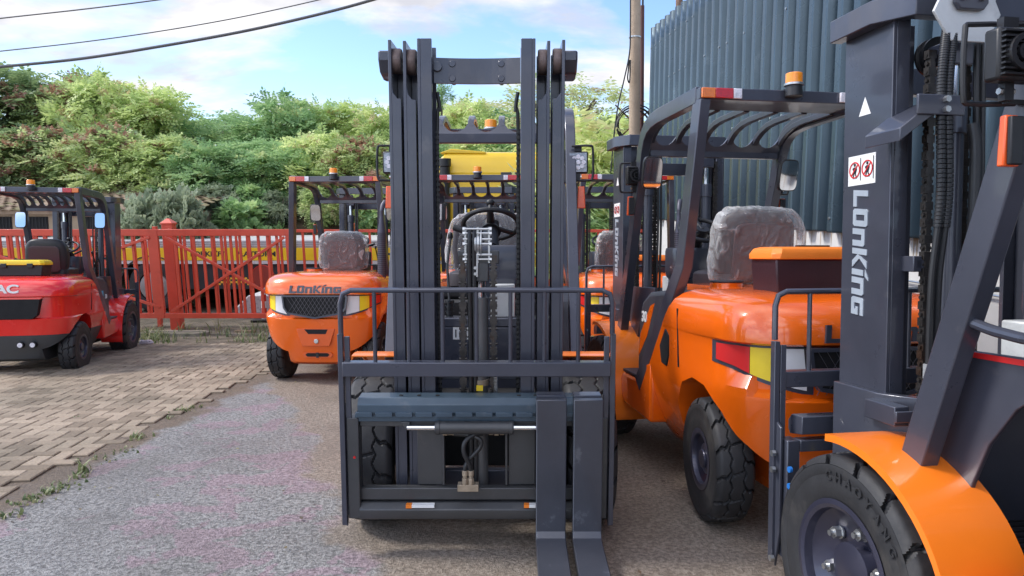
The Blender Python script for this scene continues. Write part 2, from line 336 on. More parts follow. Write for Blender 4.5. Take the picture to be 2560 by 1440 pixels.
# ---------------------------------------------------------------- fork lift parts
def chain(b,x,y,z0,z1,wd=.026,pitch=.024,ax='x'):
    n=int((z1-z0)/pitch)
    for i in range(n):
        z=z0+i*pitch; w=wd*(1 if i%2 else .6); 
        b.box(x-w/2,x+w/2,y-.011,y+.011,z+.0015,z+pitch*1.05)
        b.cyl((x-wd*.56,y,z+pitch*.5),(x+wd*.56,y,z+pitch*.5),.0065,n=8)
    return b
def fitting(b,p,q,r=.012):
    p=Vector(p);q=Vector(q); b.cyl(p,p.lerp(q,.45),r*1.25,n=6); b.cyl(p.lerp(q,.45),p.lerp(q,.62),r*.9,n=12); b.cyl(p.lerp(q,.62),q,r*1.15,n=16)
def carriage(root,T,detail,forks,lift,paint,half=.555):
    Z=lambda py:1.27-(py-640)/603+lift
    X=lambda px:-(px-1193)/603
    y=.42
    def put(name,b,m,par=root,bev=.003,**k): return obj(name,b.xf(T),m,par,bev,**k)
    # load backrest
    b=MB(); w=half
    b.tube([( -w,y+.06,Z(820)),(-w,y+.06,Z(745)),(-w+.012,y+.06,Z(722)),(-w+.045,y+.06,Z(713)),(0,y+.06,Z(712)),(w-.045,y+.06,Z(713)),(w-.012,y+.06,Z(722)),(w,y+.06,Z(745)),(w,y+.06,Z(820))],.011,10)
    fr=put('load_backrest',b,paint,bev=0)
    for i in range(1,8):
        x=-w+2*w*i/8; put('backrest_bar',MB().cyl((x,y+.06,Z(890)),(x,y+.06,Z(714)),.0085,n=10),paint,fr,0)
    put('backrest_beam',MB().box(-w+.006,w-.006,y+.035,y+.085,Z(926),Z(890)),paint,fr,.004)
    for s in (-1,1):
        put('backrest_upright',MB().box(s*(w-.005),s*(w+.016),y+.03,y+.06,Z(1315),Z(822)).box(s*(w-.03),s*(w-.008),y+.03,y+.045,Z(1290),Z(830)).prism([(y+.0,Z(1240)),(y+.03,Z(1325)),(y+.03,Z(1000)),(y,Z(1010))],'x',s*(w-.004),s*(w+.006)),paint,fr,.002)
    # carriage frame
    c=MB()
    c.prism([(y-.03,Z(1022)),(y+.05,Z(1030)),(y+.062,Z(1020)),(y+.062,Z(1000)),(y+.04,Z(985)),(y-.03,Z(983))],'x',-.495,.495)
    top=put('carriage_top_bar',c,SLATEB if detail else paint,bev=.003)
    if detail:
        h=MB()
        for k in range(12):
            x=-.48+k*.083; h.box(x,x+.07,y+.045,y+.068,Z(1031),Z(1019))
        put('notched_rail',h.box(-.51,.51,y+.02,y+.045,Z(1046),Z(1029)),SLATEB,top,.002)
        for px in (1000,1045,1092,1298,1340): put('rail_hole',MB().cyl((X(px),y+.012,Z(984)-.006),(X(px),y+.012,Z(984)+.0015),.009,n=14),DARK,top,0)
    c=MB()
    for s in (-1,1):
        c.box(s*.495,s*.545,y-.02,y+.05,Z(1300),Z(1036))
    c.box(-.494,.494,y-.02,y+.03,Z(1062),Z(1036))
    c.box(-.5,.5,y-.02,y+.02,Z(1258),Z(1226))
    c.prism([(y-.03,Z(1302)),(y+.05,Z(1302)),(y+.058,Z(1292)),(y+.058,Z(1274)),(y+.03,Z(1262)),(y-.03,Z(1262))],'x',-.5,.5)
    fr=put('carriage_frame',c,DGREY if detail else paint,bev=.004)
    if detail:
        c=MB()
        for a,bb,e in ((1037,1102,1104),(1272,1340,1266)): put('carriage_plate',MB().box(X(a),X(bb),y-.04,y-.012,Z(1224),Z(1062)).box(X(e)-.005,X(e)+.005,y-.05,y+.0,Z(1224),Z(1062)),DGREY,fr,.002)
        cy=MB().cyl((X(1088),y+.06,Z(1059)),(X(1285),y+.06,Z(1059)),.027,n=24)
        for a in (1096,1278): cy.cyl((X(a)-.008,y+.06,Z(1059)),(X(a)+.008,y+.06,Z(1059)),.0295,n=24)
        side=put('side_shift_cylinder',cy,DGREY,bev=.002)
        for a,bb in ((1018,1090),(1283,1345)): put('piston_rod',MB().cyl((X(a),y+.06,Z(1059)),(X(bb),y+.06,Z(1059)),.011,n=16),CHROME,side,0)
        put('rod_bracket',MB().prism([(X(1000),Z(1046)),(X(1024),Z(1046)),(X(1024),Z(1070)),(X(1012),Z(1066))],'y',y+.0,y+.05),DGREY,side,.003)
        f=MB()
        for k,a in enumerate((1106,1118,1130,1222,1236,1250)): f.cyl((X(a),y+.035,Z(1078)),(X(a)-.018,y+.035,Z(1078)),.008 if k%2 else .0105,n=6 if k%2 else 12)
        put('hose_fitting',f,BRASS,side,0)
        hs=MB()
        hs.tube([(X(1206),y+.04,Z(1079)),(X(1186),y+.055,Z(1077)),(X(1163),y+.07,Z(1094)),(X(1160),y+.075,Z(1120)),(X(1172),y+.07,Z(1150)),(X(1177),y+.06,Z(1172))],.0095,10,6)
        hs.tube([(X(1134),y+.04,Z(1079)),(X(1175),y+.045,Z(1082)),(X(1200),y+.05,Z(1092)),(X(1200),y+.05,Z(1112)),(X(1175),y+.055,Z(1140)),(X(1163),y+.06,Z(1160)),(X(1162),y+.06,Z(1172))],.0095,10,6)
        put('hydraulic_hose',hs,HOSE,side,0)
        bl=MB().box(X(1143),X(1196),y+.03,y+.07,Z(1224),Z(1206))
        for a in (1162,1177): fitting(bl,(X(a),y+.06,Z(1206)),(X(a),y+.06,Z(1170)),.011)
        put('hose_block',bl,BRASS,bev=.002)
        put('warning_sticker',MB().box(X(1026),X(1083),y+.035,y+.0595,Z(1269),Z(1262)+.001),WHITEP,fr,0)
        put('warning_sticker',MB().box(X(1011),X(1026),y+.035,y+.0596,Z(1270),Z(1262)+.001),BOXO,fr,0)
        put('warning_sticker',MB().box(X(1311),X(1324),y+.035,y+.0596,Z(1269),Z(1262)+.001),BOXO,fr,0)
        put('warning_sticker',MB().box(X(1324),X(1342),y+.035,y+.0595,Z(1269),Z(1262)+.001),WHITEP,fr,0)
        put('red_plug',MB().cyl((X(883),y+.045,Z(1138)),(X(883),y+.053,Z(1138)),.006,n=12),REDL,fr,0)
    for xf in forks:
        # fork: shank + blade, one bent forging
        x0,x1=xf; pr=[(y+.065,Z(980)),(y+.107,Z(980)),(y+.107,Z(1318)),(y+.125,Z(1331)),(y+.16,Z(1336)),(y+1.13,Z(1350)),(y+1.15,Z(1356)),(y+1.13,Z(1358)),(y+.13,Z(1362)),(y+.09,Z(1356)),(y+.068,Z(1335))]
        fo=put('fork',MB().prism(pr,'x',x0,x1),mat('scuffed_fork_paint',(.058,.062,.078),.33,.3,.3,.15,5,.04,60,dirt=((.28,.30,.33),5,.60,.55)),bev=.004)
        put('fork_hook',MB().box(x0+.003,x1-.003,y+.0,y+.064,Z(984),Z(976)),SLATE,fo,.002)
def rails(T,cfg,root,paint,top,name='mast_rail'):
    for s in (-1,1):
        for k,(x0,x1,ya,yb,z0,z1,cut) in enumerate(cfg):
            b=MB(); a0,a1=s*x0,s*x1     # x0 inner, x1 outer
            t=.013
            if cut:   # top of the channel is cut back round the chain roller
                b.box(a1,a1-s*t,ya,yb,z0,z1)
                b.prism([(a1-s*t,z0),(a0,z0),(a0,z1-.235),(a1-s*(t+.022),z1-.235),(a1-s*(t+.004),z1-.21),(a1-s*t,z1-.18)],'y',yb-.018,yb)
                b.box(a0,a1-s*t,ya,ya+.018,z0,z1-.03)
            else:
                b.box(a1,a1-s*t,ya,yb,z0,z1); b.box(a1-s*t,a0,yb-.018,yb,z0,z1); b.box(a1-s*t,a0,ya,ya+.018,z0,z1)
            r=obj(name,b.xf(T),paint,root,.002)
            if cut:
                q=MB().lathe([(.014,-.019),(.048,-.019),(.052,-.013),(.052,.013),(.048,.019),(.014,.019)],((a0+a1)/2-s*.004,yb-.06,z1-.075),'x',36)
                obj('roller',q.xf(T),STEEL if False else mat('worn_roller',(.16,.12,.11),.5,.5,0,.25,20,.1,60),r,0)
def mast2(root,T,lift,paint=None,logo=False,hexplate=False,top=2.08):
    "two stage mast, two rear cylinders"
    paint=paint or SLATE; P=lambda n,b,m=paint,par=root,bev=.003,**k: obj(n,b.xf(T),m,par,bev,**k)
    rails(T,[(.325,.386,.10,.34,.08,top,False),(.262,.320,.16,.345,.12,top-.01,False)],root,paint,top)
    P('mast_crossbeam',MB().prism([(-.435,.36),(-.435,.15),(-.36,.035),(.36,.035),(.435,.15),(.435,.36),(.39,.36),(.39,.17),(.34,.08),(-.34,.08),(-.39,.17),(-.39,.36)],'z',top-.02,top+.055))
    P('mast_crossbeam',MB().prism([(-.415,.33),(-.415,.10),(-.35,.0),(.35,.0),(.415,.10),(.415,.33),(.388,.33),(.388,.11),(.33,.04),(-.33,.04),(-.388,.11),(-.388,.33)],'z',.62,.88))
    P('mast_crossbeam',MB().box(-.26,.26,.29,.33,top-.2,top-.11))
    for s in (-1,1):
        c=P('lift_cylinder',MB().cyl((s*.22,.045,.2),(s*.22,.045,1.72),.036,n=20).cyl((s*.22,.045,1.70),(s*.22,.045,1.79),.043,n=20),bev=.002)
        P('piston_rod',MB().cyl((s*.22,.045,1.78),(s*.22,.045,top-.14),.02,n=16),CHROME,c,0)
        P('cylinder_cap',MB().box(s*.22-.05,s*.22+.05,.015,.095,top-.17,top-.10),c if False else paint,c,.006)
        P('chain_wheel',MB().lathe([(.012,-.018),(.055,-.018),(.06,-.02),(.06,-.012),(.05,-.008),(.05,.008),(.06,.012),(.06,.02),(.055,.018),(.012,.018)],(s*.22,.12,top-.12),'y',36).cyl((s*.22,.08,top-.12),(s*.22,.15,top-.12),.012,n=12),BLACK,c,0)
        ch=MB(); chain(ch,s*.295,.05,.5,top-.1,.028,.026)
        P('lift_chain',ch,CHAIN,root,0)
        ch=MB(); chain(ch,s*.16,.06,.9,top-.12,.028,.026); P('lift_chain',ch,CHAIN,root,0)
        P('cylinder_clamp',MB().box(s*.33,s*.15,.045,.075,1.28,1.31).box(s*.34,s*.31,.045,.139,1.27,1.32),bev=.003)
    h=MB()
    for dx in (.0,.022): h.tube([(-.15+dx,.03,1.98),(-.15+dx,.02,1.5),(-.155+dx,.02,1.2),(-.155+dx,.03,.95)],.009,8,5)
    h.tube([(.13,.04,1.9),(.128,.03,1.4),(.13,.03,.8),(.09,.04,.5)],.009,8,5)
    P('hydraulic_hose',h,HOSE,root,0)
    return
def mast3(root,T,paint,top=2.165):
    "three stage mast of the truck in the middle"
    P=lambda n,b,m=paint,par=root,bev=.003,**k: obj(n,b.xf(T),m,par,bev,**k)
    rails(T,[(.3125,.363,.17,.345,.20,top,True),(.2505,.3015,.175,.35,.20,top-.005,True),(.182,.2405,.18,.37,.20,top,False)],root,paint,top)
    b=MB()
    for i in range(12):
        xa=-.18+i*.36/12; xb=-.18+(i+1)*.36/12; f=lambda x:.30-.02*(1-(x/.18)**2)
        b.add([(xa,f(xa),top-.165),(xb,f(xb),top-.165),(xb,f(xb),top-.062),(xa,f(xa),top-.062),(xa,f(xa)-.02,top-.165),(xb,f(xb)-.02,top-.165),(xb,f(xb)-.02,top-.062),(xa,f(xa)-.02,top-.062)],[(1,0,3,2),(4,5,6,7),(0,1,5,4),(2,3,7,6)])
    cb=P('mast_crossbeam',b,sharp=50,bev=0)
    for x in (-.10,.105):
        for z in (top-.085,top-.145): P('weld_plug',MB().cyl((x,.2,z),(x,.292,z),.014,n=18),paint,cb,.002)
    P('beam_socket',MB().cyl((.165,.25,top-.1),(.165,.315,top-.1),.02,n=20),paint,cb,.002)
    for s in (-1,1):
        P('mast_ear',MB().prism([(.06,top-.02),(.24,top-.02),(.24,top-.06),(.2,top-.11),(.12,top-.125),(.06,top-.12)],'x',s*.364,s*.424),bev=.008)
        h=MB(); h.tube([(s*.170,.28,top-.2),(s*.160,.28,top-.28),(s*.172,.28,top-.4),(s*.170,.28,.5)],.008,8,4)
        n=60
        for i in range(n):
            z=.5+i*(top-.85)/n; h.box(s*.170-.007,s*.170+.007,.285,.294,z,z+.012)
        P('mast_hose',h,HOSE,root,0)
        ch=MB(); chain(ch,s*.0655+.0,.33,.62,1.30,.030,.033); P('lift_chain',ch,CHAIN,root,0)
    P('mast_crossbeam',MB().box(-.18,.18,.2,.24,.72,.80)); P('mast_crossbeam',MB().box(-.18,.18,.2,.24,.2,.3))
    c=P('lift_cylinder',MB().cyl((-.005,.31,.12),(-.005,.31,1.1),.035,n=24).cyl((-.005,.31,.76),(-.005,.31,1.1),.038,n=24).cyl((-.005,.3,.74),(-.005,.3,.765),.038,n=24),mat('cylinder_grey',(.13,.13,.13),.4,.3,0,.15,9,.03,60),bev=.001)
    P('cylinder_collar',MB().cyl((-.005,.31,.715),(-.005,.31,.742),.041,n=24),BRASS,c,.002)
    P('piston_rod',MB().cyl((-.005,.3,1.1),(-.005,.3,1.17),.027,n=20),CHROME,c,0)
    P('cylinder_head',MB().box(-.045,.04,.26,.34,1.17,1.25).box(-.09,.085,.30,.335,1.245,1.30),DGREY,c,.004)
    P('head_bracket',MB().box(-.002,.022,.34,.352,1.19,1.285),STEEL,c,.002)
    P('bracket_bolt',MB().cyl((.01,.35,1.205),(.01,.362,1.205),.007,n=6).cyl((.01,.35,1.23),(.01,.362,1.23),.007,n=6),STEEL,c,0)
    # silver pulley cage
    k=MB()
    for x in (.052,-.048,.0):
        k.box(x-.004,x+.004,.3,.345,1.25,1.40)
    for z in (1.265,1.285,1.33,1.35,1.375,1.393): k.cyl((.062,.345,z),(-.06,.345,z),.0048,n=10)
    for x in (.058,-.054):
        for z in (1.265,1.33,1.375,1.393): k.cyl((x-.005,.345,z),(x+.005,.345,z),.009,n=6)
    P('pulley_cage',k,STEEL,root,0)
    P('hose_pulley',MB().lathe([(.01,-.014),(.06,-.014),(.06,-.01),(.05,-.003),(.05,.003),(.06,.01),(.06,.014),(.01,.014)],(-.002,.31,1.33),'x',32),STEEL,root,0)
    hh=MB()
    for dx in (.012,.032): hh.tube([(dx,.35,.2),(dx,.345,.8),(dx+.003,.35,1.2),(dx+.002,.355,1.36),(dx,.31,1.39),(dx,.26,1.34),(dx,.25,.9)],.0095,8,5)
    P('hydraulic_hose',hh,HOSE,root,0)
    sg=MB(); sp_=[(-.075+.008*math.cos(i*.9),.36+.008*math.sin(i*.9),.62+i*.0009) for i in range(170)]; sg.tube(sp_,.0016,5); P('coil_spring',sg,STEEL,root,0)
    P('yellow_tag',MB().box(-.02,.008,.36,.363,.70,.725),YELLID,root,0)

ROOFP=[(-1.43,2.06),(-.78,2.06),(-.68,2.05),(-.60,2.02),(-.54,1.98),(-.50,1.93)]
def guard(root,paint,film=False,cups=5,solid=.4,frontlegs=True):
    P=lambda n,b,m=paint,par=root,bev=.004,**k: obj(n,b,m,par,bev,**k)
    g=P('overhead_guard',MB().box(-.49,.49,-1.47,-1.42,2.06,2.12))
    wf=.455; wr=.465
    path=[(-1.42,2.09),(-.85,2.09),(-.74,2.08),(-.66,2.055),(-.60,2.01),(-.555,1.93),(-.50,1.75),(-.17,.80),(-.15,.74)]
    for s in (-1,1):
        P('guard_leg',MB().sweep([(s*(wr+(.0)*i/6),y,z) for i,(y,z) in enumerate(path)],(1,0,0),.055,.085),paint,g)
        P('guard_leg',MB().sweep([(s*.463,-1.43,2.065),(s*.51,-1.335,1.22),(s*.535,-1.26,1.06),(s*.552,-.80,.50)],(1,0,0),.055,.10),paint,g)
    # flat rear plate, slats and scalloped lower lip
    cw=.86; n=cups; cell=cw/n
    P('roof_plate',MB().box(-.43,.43,-1.42,-1.42+solid,2.07,2.082),paint,g,.002)
    rp=[(y,z) for y,z in [(-1.42+solid,2.08),(-.88,2.08),(-.78,2.072),(-.70,2.05),(-.64,2.02),(-.60,1.985)]]
    for i in range(n+1):
        x=-cw/2+i*cell
        P('roof_slat',MB().sweep([(x,y,z) for y,z in rp],(1,0,0),.034,.034),paint,g,.003)
    def C(t):   # t distance up from the lip bottom
        return (-.555-.40*t,1.915+.92*t)
    b=MB()
    for i in range(n):
        for k in range(10):
            xs=[]; 
            for q in (k,k+1):
                x=-cell/2+cell*q/10; r=cell/2-.010; e=min(1,abs(x)/r); xs.append((x-cw/2+(i+.5)*cell,.05+.09*(1-math.sqrt(max(0,1-e*e)))))
            vs=[]
            for th in (0,.022):
                for x,t in xs:
                    for tt in (0,t): y,z=C(tt); vs.append((x,y-th,z))
            b.add(vs,[(0,1,3,2)[::-1],(4,5,7,6),(1,5,7,3)[::-1],(0,2,6,4)[::-1]])
    P('roof_lip',b,paint,g,0,sharp=50)
    P('roof_lip',MB().box(-.43,.43,-.585,-.543,1.895,1.95),paint,g,.004)
    return g
def lamps(root,par,y=-1.472,z=2.09,flip=1,beacon=AMBER):
    for s in (-1,1):
        for a,bq,m,nm in ((.485,.415,AMBER,'turn_lamp'),(.414,.318,REDL,'tail_lamp'),(.317,.272,WHITEL,'reversing_lamp')):
            obj(nm,MB().box(s*a,s*bq,y-.016,y,z-.025,z+.025),m,par,.003)
    be=obj('beacon',MB().cyl((0,y-.03,z-.01),(0,y-.03,z+.045),.044,.04,n=24).box(-.03,.03,y-.03,y+.03,z+.031,z+.038),BLACK,root,.002)
    obj('beacon_ring',MB().cyl((0,y-.03,z+.045),(0,y-.03,z+.056),.049,n=24),STEEL,be,.001)
    obj('beacon_lens',MB().cyl((0,y-.03,z+.056),(0,y-.03,z+.108),.042,.041,n=24),beacon,be,.004)
def mirror_part(root,s,y,z,bright=False,yaw=0,tilt=0):
    pts=[]; 
    for i in range(24):
        a=2*math.pi*i/24; f=lambda v:math.copysign(abs(v)**.4,v); pts.append((.062*f(math.cos(a)),.10*f(math.sin(a))))
    T=Matrix.Translation((s*.45,y,z))@Matrix.Rotation(R(yaw),4,'Z')@Matrix.Rotation(R(tilt),4,'X')
    m=obj('mirror',MB().prism(pts,'y',-.008,.022).xf(T),BLACK,root,.004)
    obj('mirror_glass',MB().prism([(a*.92,b*.93) for a,b in pts],'y',-.0105,-.0085).xf(T),MIRR,m,0)
    obj('mirror_arm',MB().tube([T@Vector((0,.02,0)),Vector((s*.5,y+.05,z+.02)),Vector((s*.47,y+.03,z-.03))],.009,8),BLACK,m,0)
def headlight(root,s,y,z,off=-.04):
    x=s*(.545+off)
    h=obj('headlight',MB().box(x-.055,x+.055,y-.045,y,z-.06,z+.06),BLACK,root,.008)
    b=MB()
    for k in range(9): b.box(x-.05,x+.05,y-.058,y-.045,z-.05+k*.012,z-.046+k*.012)
    b.lathe([(.03,-.066),(.042,-.066),(.042,-.045),(.03,-.045)],(x,y,z),'y',20); b.lathe([(.012,-.066),(.02,-.066),(.02,-.045),(.012,-.045)],(x,y,z),'y',20)
    obj('cooling_fin',b,BLACK,h,0)
    q=MB().box(x-.047,x+.047,y,y+.004,z-.052,z+.052); obj('lens',q,LED,h,0)
    q=MB()
    for i in range(8):
        a=2*math.pi*i/8; q.cyl((x+.03*math.cos(a),y+.004,z+.03*math.sin(a)),(x+.03*math.cos(a),y+.009,z+.03*math.sin(a)),.012,n=10)
    q.cyl((x,y+.004,z),(x,y+.009,z),.012,n=10); obj('led',q,WHITEL,h,0)
    obj('guard_rod',MB().tube([(s*.47,y+.01,z+.085),(s*(.60+off),y+.03,z+.085),(s*(.622+off),y+.03,z+.065),(s*(.622+off),y+.03,z-.08),(s*(.60+off),y+.03,z-.1),(s*.5,y+.01,z-.1)],.0065,8,3),BLACK,h,0)
    obj('bracket',MB().box(x-.012,x+.012,y-.02,y+.0,z-.1,z-.06).box(s*.46,x,y-.01,y+.0,z-.105,z-.095),BLACK,h,0); obj('bracket',MB().box(x-.02,x+.02,y-.02,y,z+.06,z+.09),BLACK,h,0)
    obj('bracket_bolt',MB().cyl((x-.02,y-.01,z-.078),(x+.02,y-.01,z-.078),.008,n=6),STEEL,h,0)
    k=obj('side_marker',MB().prism([(z-.25,y-.02),(z-.12,y-.02),(z-.12,y+.01),(z-.25,y+.01)][::1] and [(s*.50,z-.25),(s*.545,z-.25),(s*.54,z-.13),(s*.505,z-.13)],'y',y-.008,y+.012),mat('marker_orange',(.9,.12,.02),.3,0,.5,.05,20),root,.004)
    obj('marker_back',MB().box(s*.503,s*.538,y-.022,y-.009,z-.247,z-.135),BLACK,k,.003)
def body(root,paint,low=None,jac=False,frad=.455):
    P=lambda n,b,m=paint,par=root,bev=0,**k: obj(n,b,m,par,bev,**k)
    yf=-.95
    lv=[(.19,.36,-2.03,.30,0),(.22,.40,-2.08,.32,0),(.34,.49,-2.13,.34,0),(.48,.545,-2.165,.36,0),(.60,.567,-2.19,.38,0),(.655,.572,-2.20,.38,0),(.662,.572,-2.20,.38,.3),(.668,.572,-2.20,.38,1),(.70,.572,-2.20,.38,1),
        (.76,.573,-2.20,.38,1),(.84,.574,-2.20,.38,1),(.885,.575,-2.20,.38,1),(.892,.575,-2.20,.38,.2),(.90,.577,-2.205,.38,0),(.95,.577,-2.205,.38,0),(1.0,.572,-2.19,.38,0),(1.045,.555,-2.16,.38,0),(1.075,.52,-2.11,.38,0),(1.098,.46,-2.02,.36,0),(1.108,.36,-1.92,.34,0),(1.112,.2,-1.8,.3,0)]
    nh=18
    def ring(z,w,yr,cr,ins):
        pts=[]
        def half():
            h=[(-w,yf),(-w,yf-.25),(-w,yf-.5)]
            # the side bulges a little
            for i in range(nh+1):
                t=i/nh; a=t*math.pi/2; e=2/3.2
                x=-w*math.cos(a)**e; y=(yr+cr)-cr*math.sin(a)**e
                zz=0
                if ins:
                    # wedge-shaped recess: tall at the back, narrowing along the side
                    lo=.668+.0*t; up=.888
                    topd=.888; botd=.668+max(0,.76-t)*.14
                    if jac: botd=.62; 
                    on=1 if z>=botd-.02 else 0
                    dd=.045*ins*on*min(1,(t+.04)/.2)
                    y+=dd*math.sin(a); x+=dd*math.cos(a)
                h.append((x,y))
            return h
        h=half(); pts=[(x,y,z) for x,y in h]+[(-x,y,z) for x,y in h[::-1][1:]]
        return pts
    def loft(levels):
        rings=[]
        for (z,w,yr,cr,ins) in levels: rings.append(ring(z,w,yr,cr,ins))
        m=MB().ring(rings); return m
    cut=MB()
    for s in (-1,1): cut.prism([(-1.34,-.1),(-1.34,.36),(-1.38,.52),(-1.47,.63),(-1.60,.675),(-1.74,.66),(-1.90,.57),(-2.02,.44),(-2.12,.30),(-2.19,.17),(-2.6,-.1)],'x',s*.30,s*.8)
    for s in (-1,1): cut.prism([(-1.40,1.4),(-1.40,1.13),(-1.31,1.03),(-.92,.57),(-.92,1.4)],'x',s*.33,s*.8)
    def cutb(b,nm):
        me=boolcut(b,cut,nm); return me
    if not jac:
        P('engine_cover_body',cutb(loft(lv),'body'))
        # tow recess and slot in the counterweight
    else:
        k=5; P('bumper',cutb(loft([(z,w*1.0+.004,yr-.004,cr,i) for z,w,yr,cr,i in lv[:4]]),'bump'),low)
        P('engine_cover_body',cutb(loft(lv[3:]),'body'))
    if not jac:
        # grille in the recess
        gz0,gz1=.672,.884
        P('rear_grille',MB().prism([(-.31,gz1),(.31,gz1),(.30,.78),(.27,.72),(.0,.665),(-.27,.72),(-.30,.78)],'y',-2.20,-2.10),DARK)
        fr=MB()
        pts=[(-.315,gz1-.004),(.315,gz1-.004),(.30,.765),(.265,.715),(.0,.668),(-.265,.715),(-.30,.765)]
        for i in range(len(pts)):
            a,c=pts[i],pts[(i+1)%len(pts)]; yy=lambda x:-2.207+.04*abs(x)**1.5
            fr.sweep([(a[0],yy(a[0]),a[1]),(c[0],yy(c[0]),c[1])],(0,1,0),.03,.016)
        gr=P('grille_frame',fr,SLATE)
        ms=MB()
        for i in range(-16,34):
            for sg in (-1,1):
                x0=-.30+.0; pa=[]
                xa=i*.04-.32; 
                q0=(xa if sg>0 else -xa,.69); q1=((xa+.12)*(1 if sg>0 else -1),.875)
                if max(abs(q0[0]),abs(q1[0]))<.30: ms.cyl((q0[0],-2.203,q0[1]+.0),(q1[0],-2.203,q1[1]),.0015,n=4,cap=False)
        P('grille_mesh',ms,mat('grille_wire',(.16,.15,.16),.4,.6,0,.1,9),gr)
        # reflective stripes wrapping the corners
        for s in (-1,1):
            for k,(t0,t1,m_) in enumerate(((.76,.55,WHR),(.545,.32,YELR),(.315,.02,REDR))):
                b=MB(); nn=9; rows=[]
                for i in range(nn+1):
                    t=t0+(t1-t0)*i/nn; a=t*math.pi/2; e=2/3.2; dd=.045*min(1,(t+.04)/.2)-.010
                    x=-(.574)*math.cos(a)**e+dd*math.cos(a); y=(-2.20+.38)-.38*math.sin(a)**e+dd*math.sin(a)
                    sl=.012*(1 if True else 0); bot=.70+max(0,.76-t)*.14
                    rows.append([(s*-x*-1 if False else s*abs(x),y,bot),(s*abs(x),y,.878)])
                b.grid(rows if s<0 else rows[::-1]); P('reflective_stripe',b,m_)
            rows=[]
            for i in range(13):
                t=max(0,.80-.80*i/12); a=t*math.pi/2; e=2/3.2; dd=.045*min(1,(t+.04)/.2)-.004; x=.574*math.cos(a)**e-dd*math.cos(a); y=-1.82-.38*math.sin(a)**e+dd*math.sin(a)
                rows.append([(s*x,y,.682+max(0,.76-t)*.14),(s*x,y,.889)])
            P('stripe_border',MB().grid(rows if s<0 else rows[::-1]),SLATE)
            rows=[]
            for i in range(6):
                t=.86-.07*i/5; a=t*math.pi/2; e=2/3.2; x=.574*math.cos(a)**e-.03*math.cos(a); y=-1.82-.38*math.sin(a)**e+.033*math.sin(a); rows.append([(s*x,y,.68),(s*x,y,.88)])
        if True:
            tr=MB().prism([(-.19,.565),(.19,.565),(.13,.39),(.09,.375),(-.09,.375),(-.13,.39)],'y',-2.20,-2.172)
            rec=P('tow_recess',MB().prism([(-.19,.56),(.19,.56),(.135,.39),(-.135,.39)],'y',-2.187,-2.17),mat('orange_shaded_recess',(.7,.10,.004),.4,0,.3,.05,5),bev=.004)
            P('tow_recess_slot',MB().prism([(-.11,.555),(.12,.555),(.10,.51),(-.07,.51)],'y',-2.19,-2.16),DARK)
            P('tow_pin',MB().cyl((.01,-2.205,.44),(.01,-2.15,.44),.022,n=20),STEEL,bev=.003)
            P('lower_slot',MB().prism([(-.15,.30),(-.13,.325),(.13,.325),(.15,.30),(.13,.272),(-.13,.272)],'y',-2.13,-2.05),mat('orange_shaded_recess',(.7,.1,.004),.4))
            P('lower_slot_hole',MB().prism([(-.12,.298),(-.10,.315),(.10,.315),(.12,.298),(.10,.28),(-.10,.28)],'y',-2.133,-2.05),DARK)
            P('tow_bar',MB().box(-.012,.012,-2.14,-2.1,.27,.32),BLACK)
        b=MB(); wordmark(b,(0,-2.196,.945),(1,0,0),(0,.15,1),.075,.012,width=.50); P('maker_lettering',b,LETD)
    else:
        P('rear_grille',MB().prism([(-.33,.87),(.33,.87),(.30,.70),(.25,.66),(-.25,.66),(-.30,.70)],'y',-2.208,-2.10),DARK)
        gr=P('grille_frame',MB().prism([(-.36,.89),(.36,.89),(.33,.87),(-.33,.87)],'y',-2.206,-2.14),REDP)
        text('maker_lettering','JAC',.085,WHITEP,root,basis((0,-2.206,.94),(1,0,0),(0,.12,1)),.05,.006,sx=1.35)
        for x in (.12,.24): 
            l_=P('rear_lamp',MB().cyl((x,-2.185,.38),(x,-2.12,.38),.033,n=20),BLACK); P('lamp_lens',MB().cyl((x,-2.19,.38),(x,-2.184,.38),.025,n=20),WHITEL,l_)
    P('filler_cap',MB().cyl((-.27,-1.33,1.06),(-.27,-1.33,1.13),.085,n=28),ORANGE,bev=.004) if not jac else None
    P('filler_lid',MB().cyl((-.27,-1.33,1.131),(-.27,-1.33,1.14),.09,n=28),POD,bev=.003) if not jac else None
    for s in (-1,1): P('panel_gap',MB().prism([(-1.418,1.0),(-1.412,1.0),(-1.432,.70),(-1.438,.70)],'x',s*.55,s*(.5795 if not jac else .578)),DARK)
    # front chassis sides, sill, step, fenders
    for s in (-1,1):
        side=[(-1.36,.30),(-.52,.33),(-.47,.40),(-.44,.55),(-.60,.56),(-.62,.50),(-.72,.50),(-.74,.60),(-.952,.90),(-.952,.32)]
        sp_=[(-1.345,.31),(-.50,.33),(-.43,.42),(-.40,.62),(-.55,.60),(-.60,.50),(-.76,.50),(-.80,.62),(-.955,.88),(-.955,.96),(-1.0,.96),(-1.0,.5),(-1.30,.5)]
        P('side_panel',MB().prism([(-1.02,.31),(-.52,.33),(-.475,.38),(-.46,.49),(-.50,.53),(-.84,.53),(-.90,.60),(-.95,.66),(-1.02,.66)],'x',s*.38,s*.575),paint,bev=.02,seg=3)
        P('step_tread',MB().box(s*.37,s*.57,-.755,-.5,.532,.55),POD,bev=.003)
        # fender: bent sheet over the front wheel
        rows=[];n=22
        for i in range(n+1):
            a=R(80+(198-80)*i/n); rr=frad
            y_=rr*math.cos(a)*(1.0 if a<math.pi/2 else 1.08)-.0; z_=.35+rr*math.sin(a)
            rows.append([(s*.36,y_,z_),(s*.615,y_,z_-.0),(s*.617,y_*.985,z_-.022),(s*.612,y_*.98,z_-.02),(s*.608,y_*.985,z_-.006),(s*.36,y_*.985,z_-.006)])
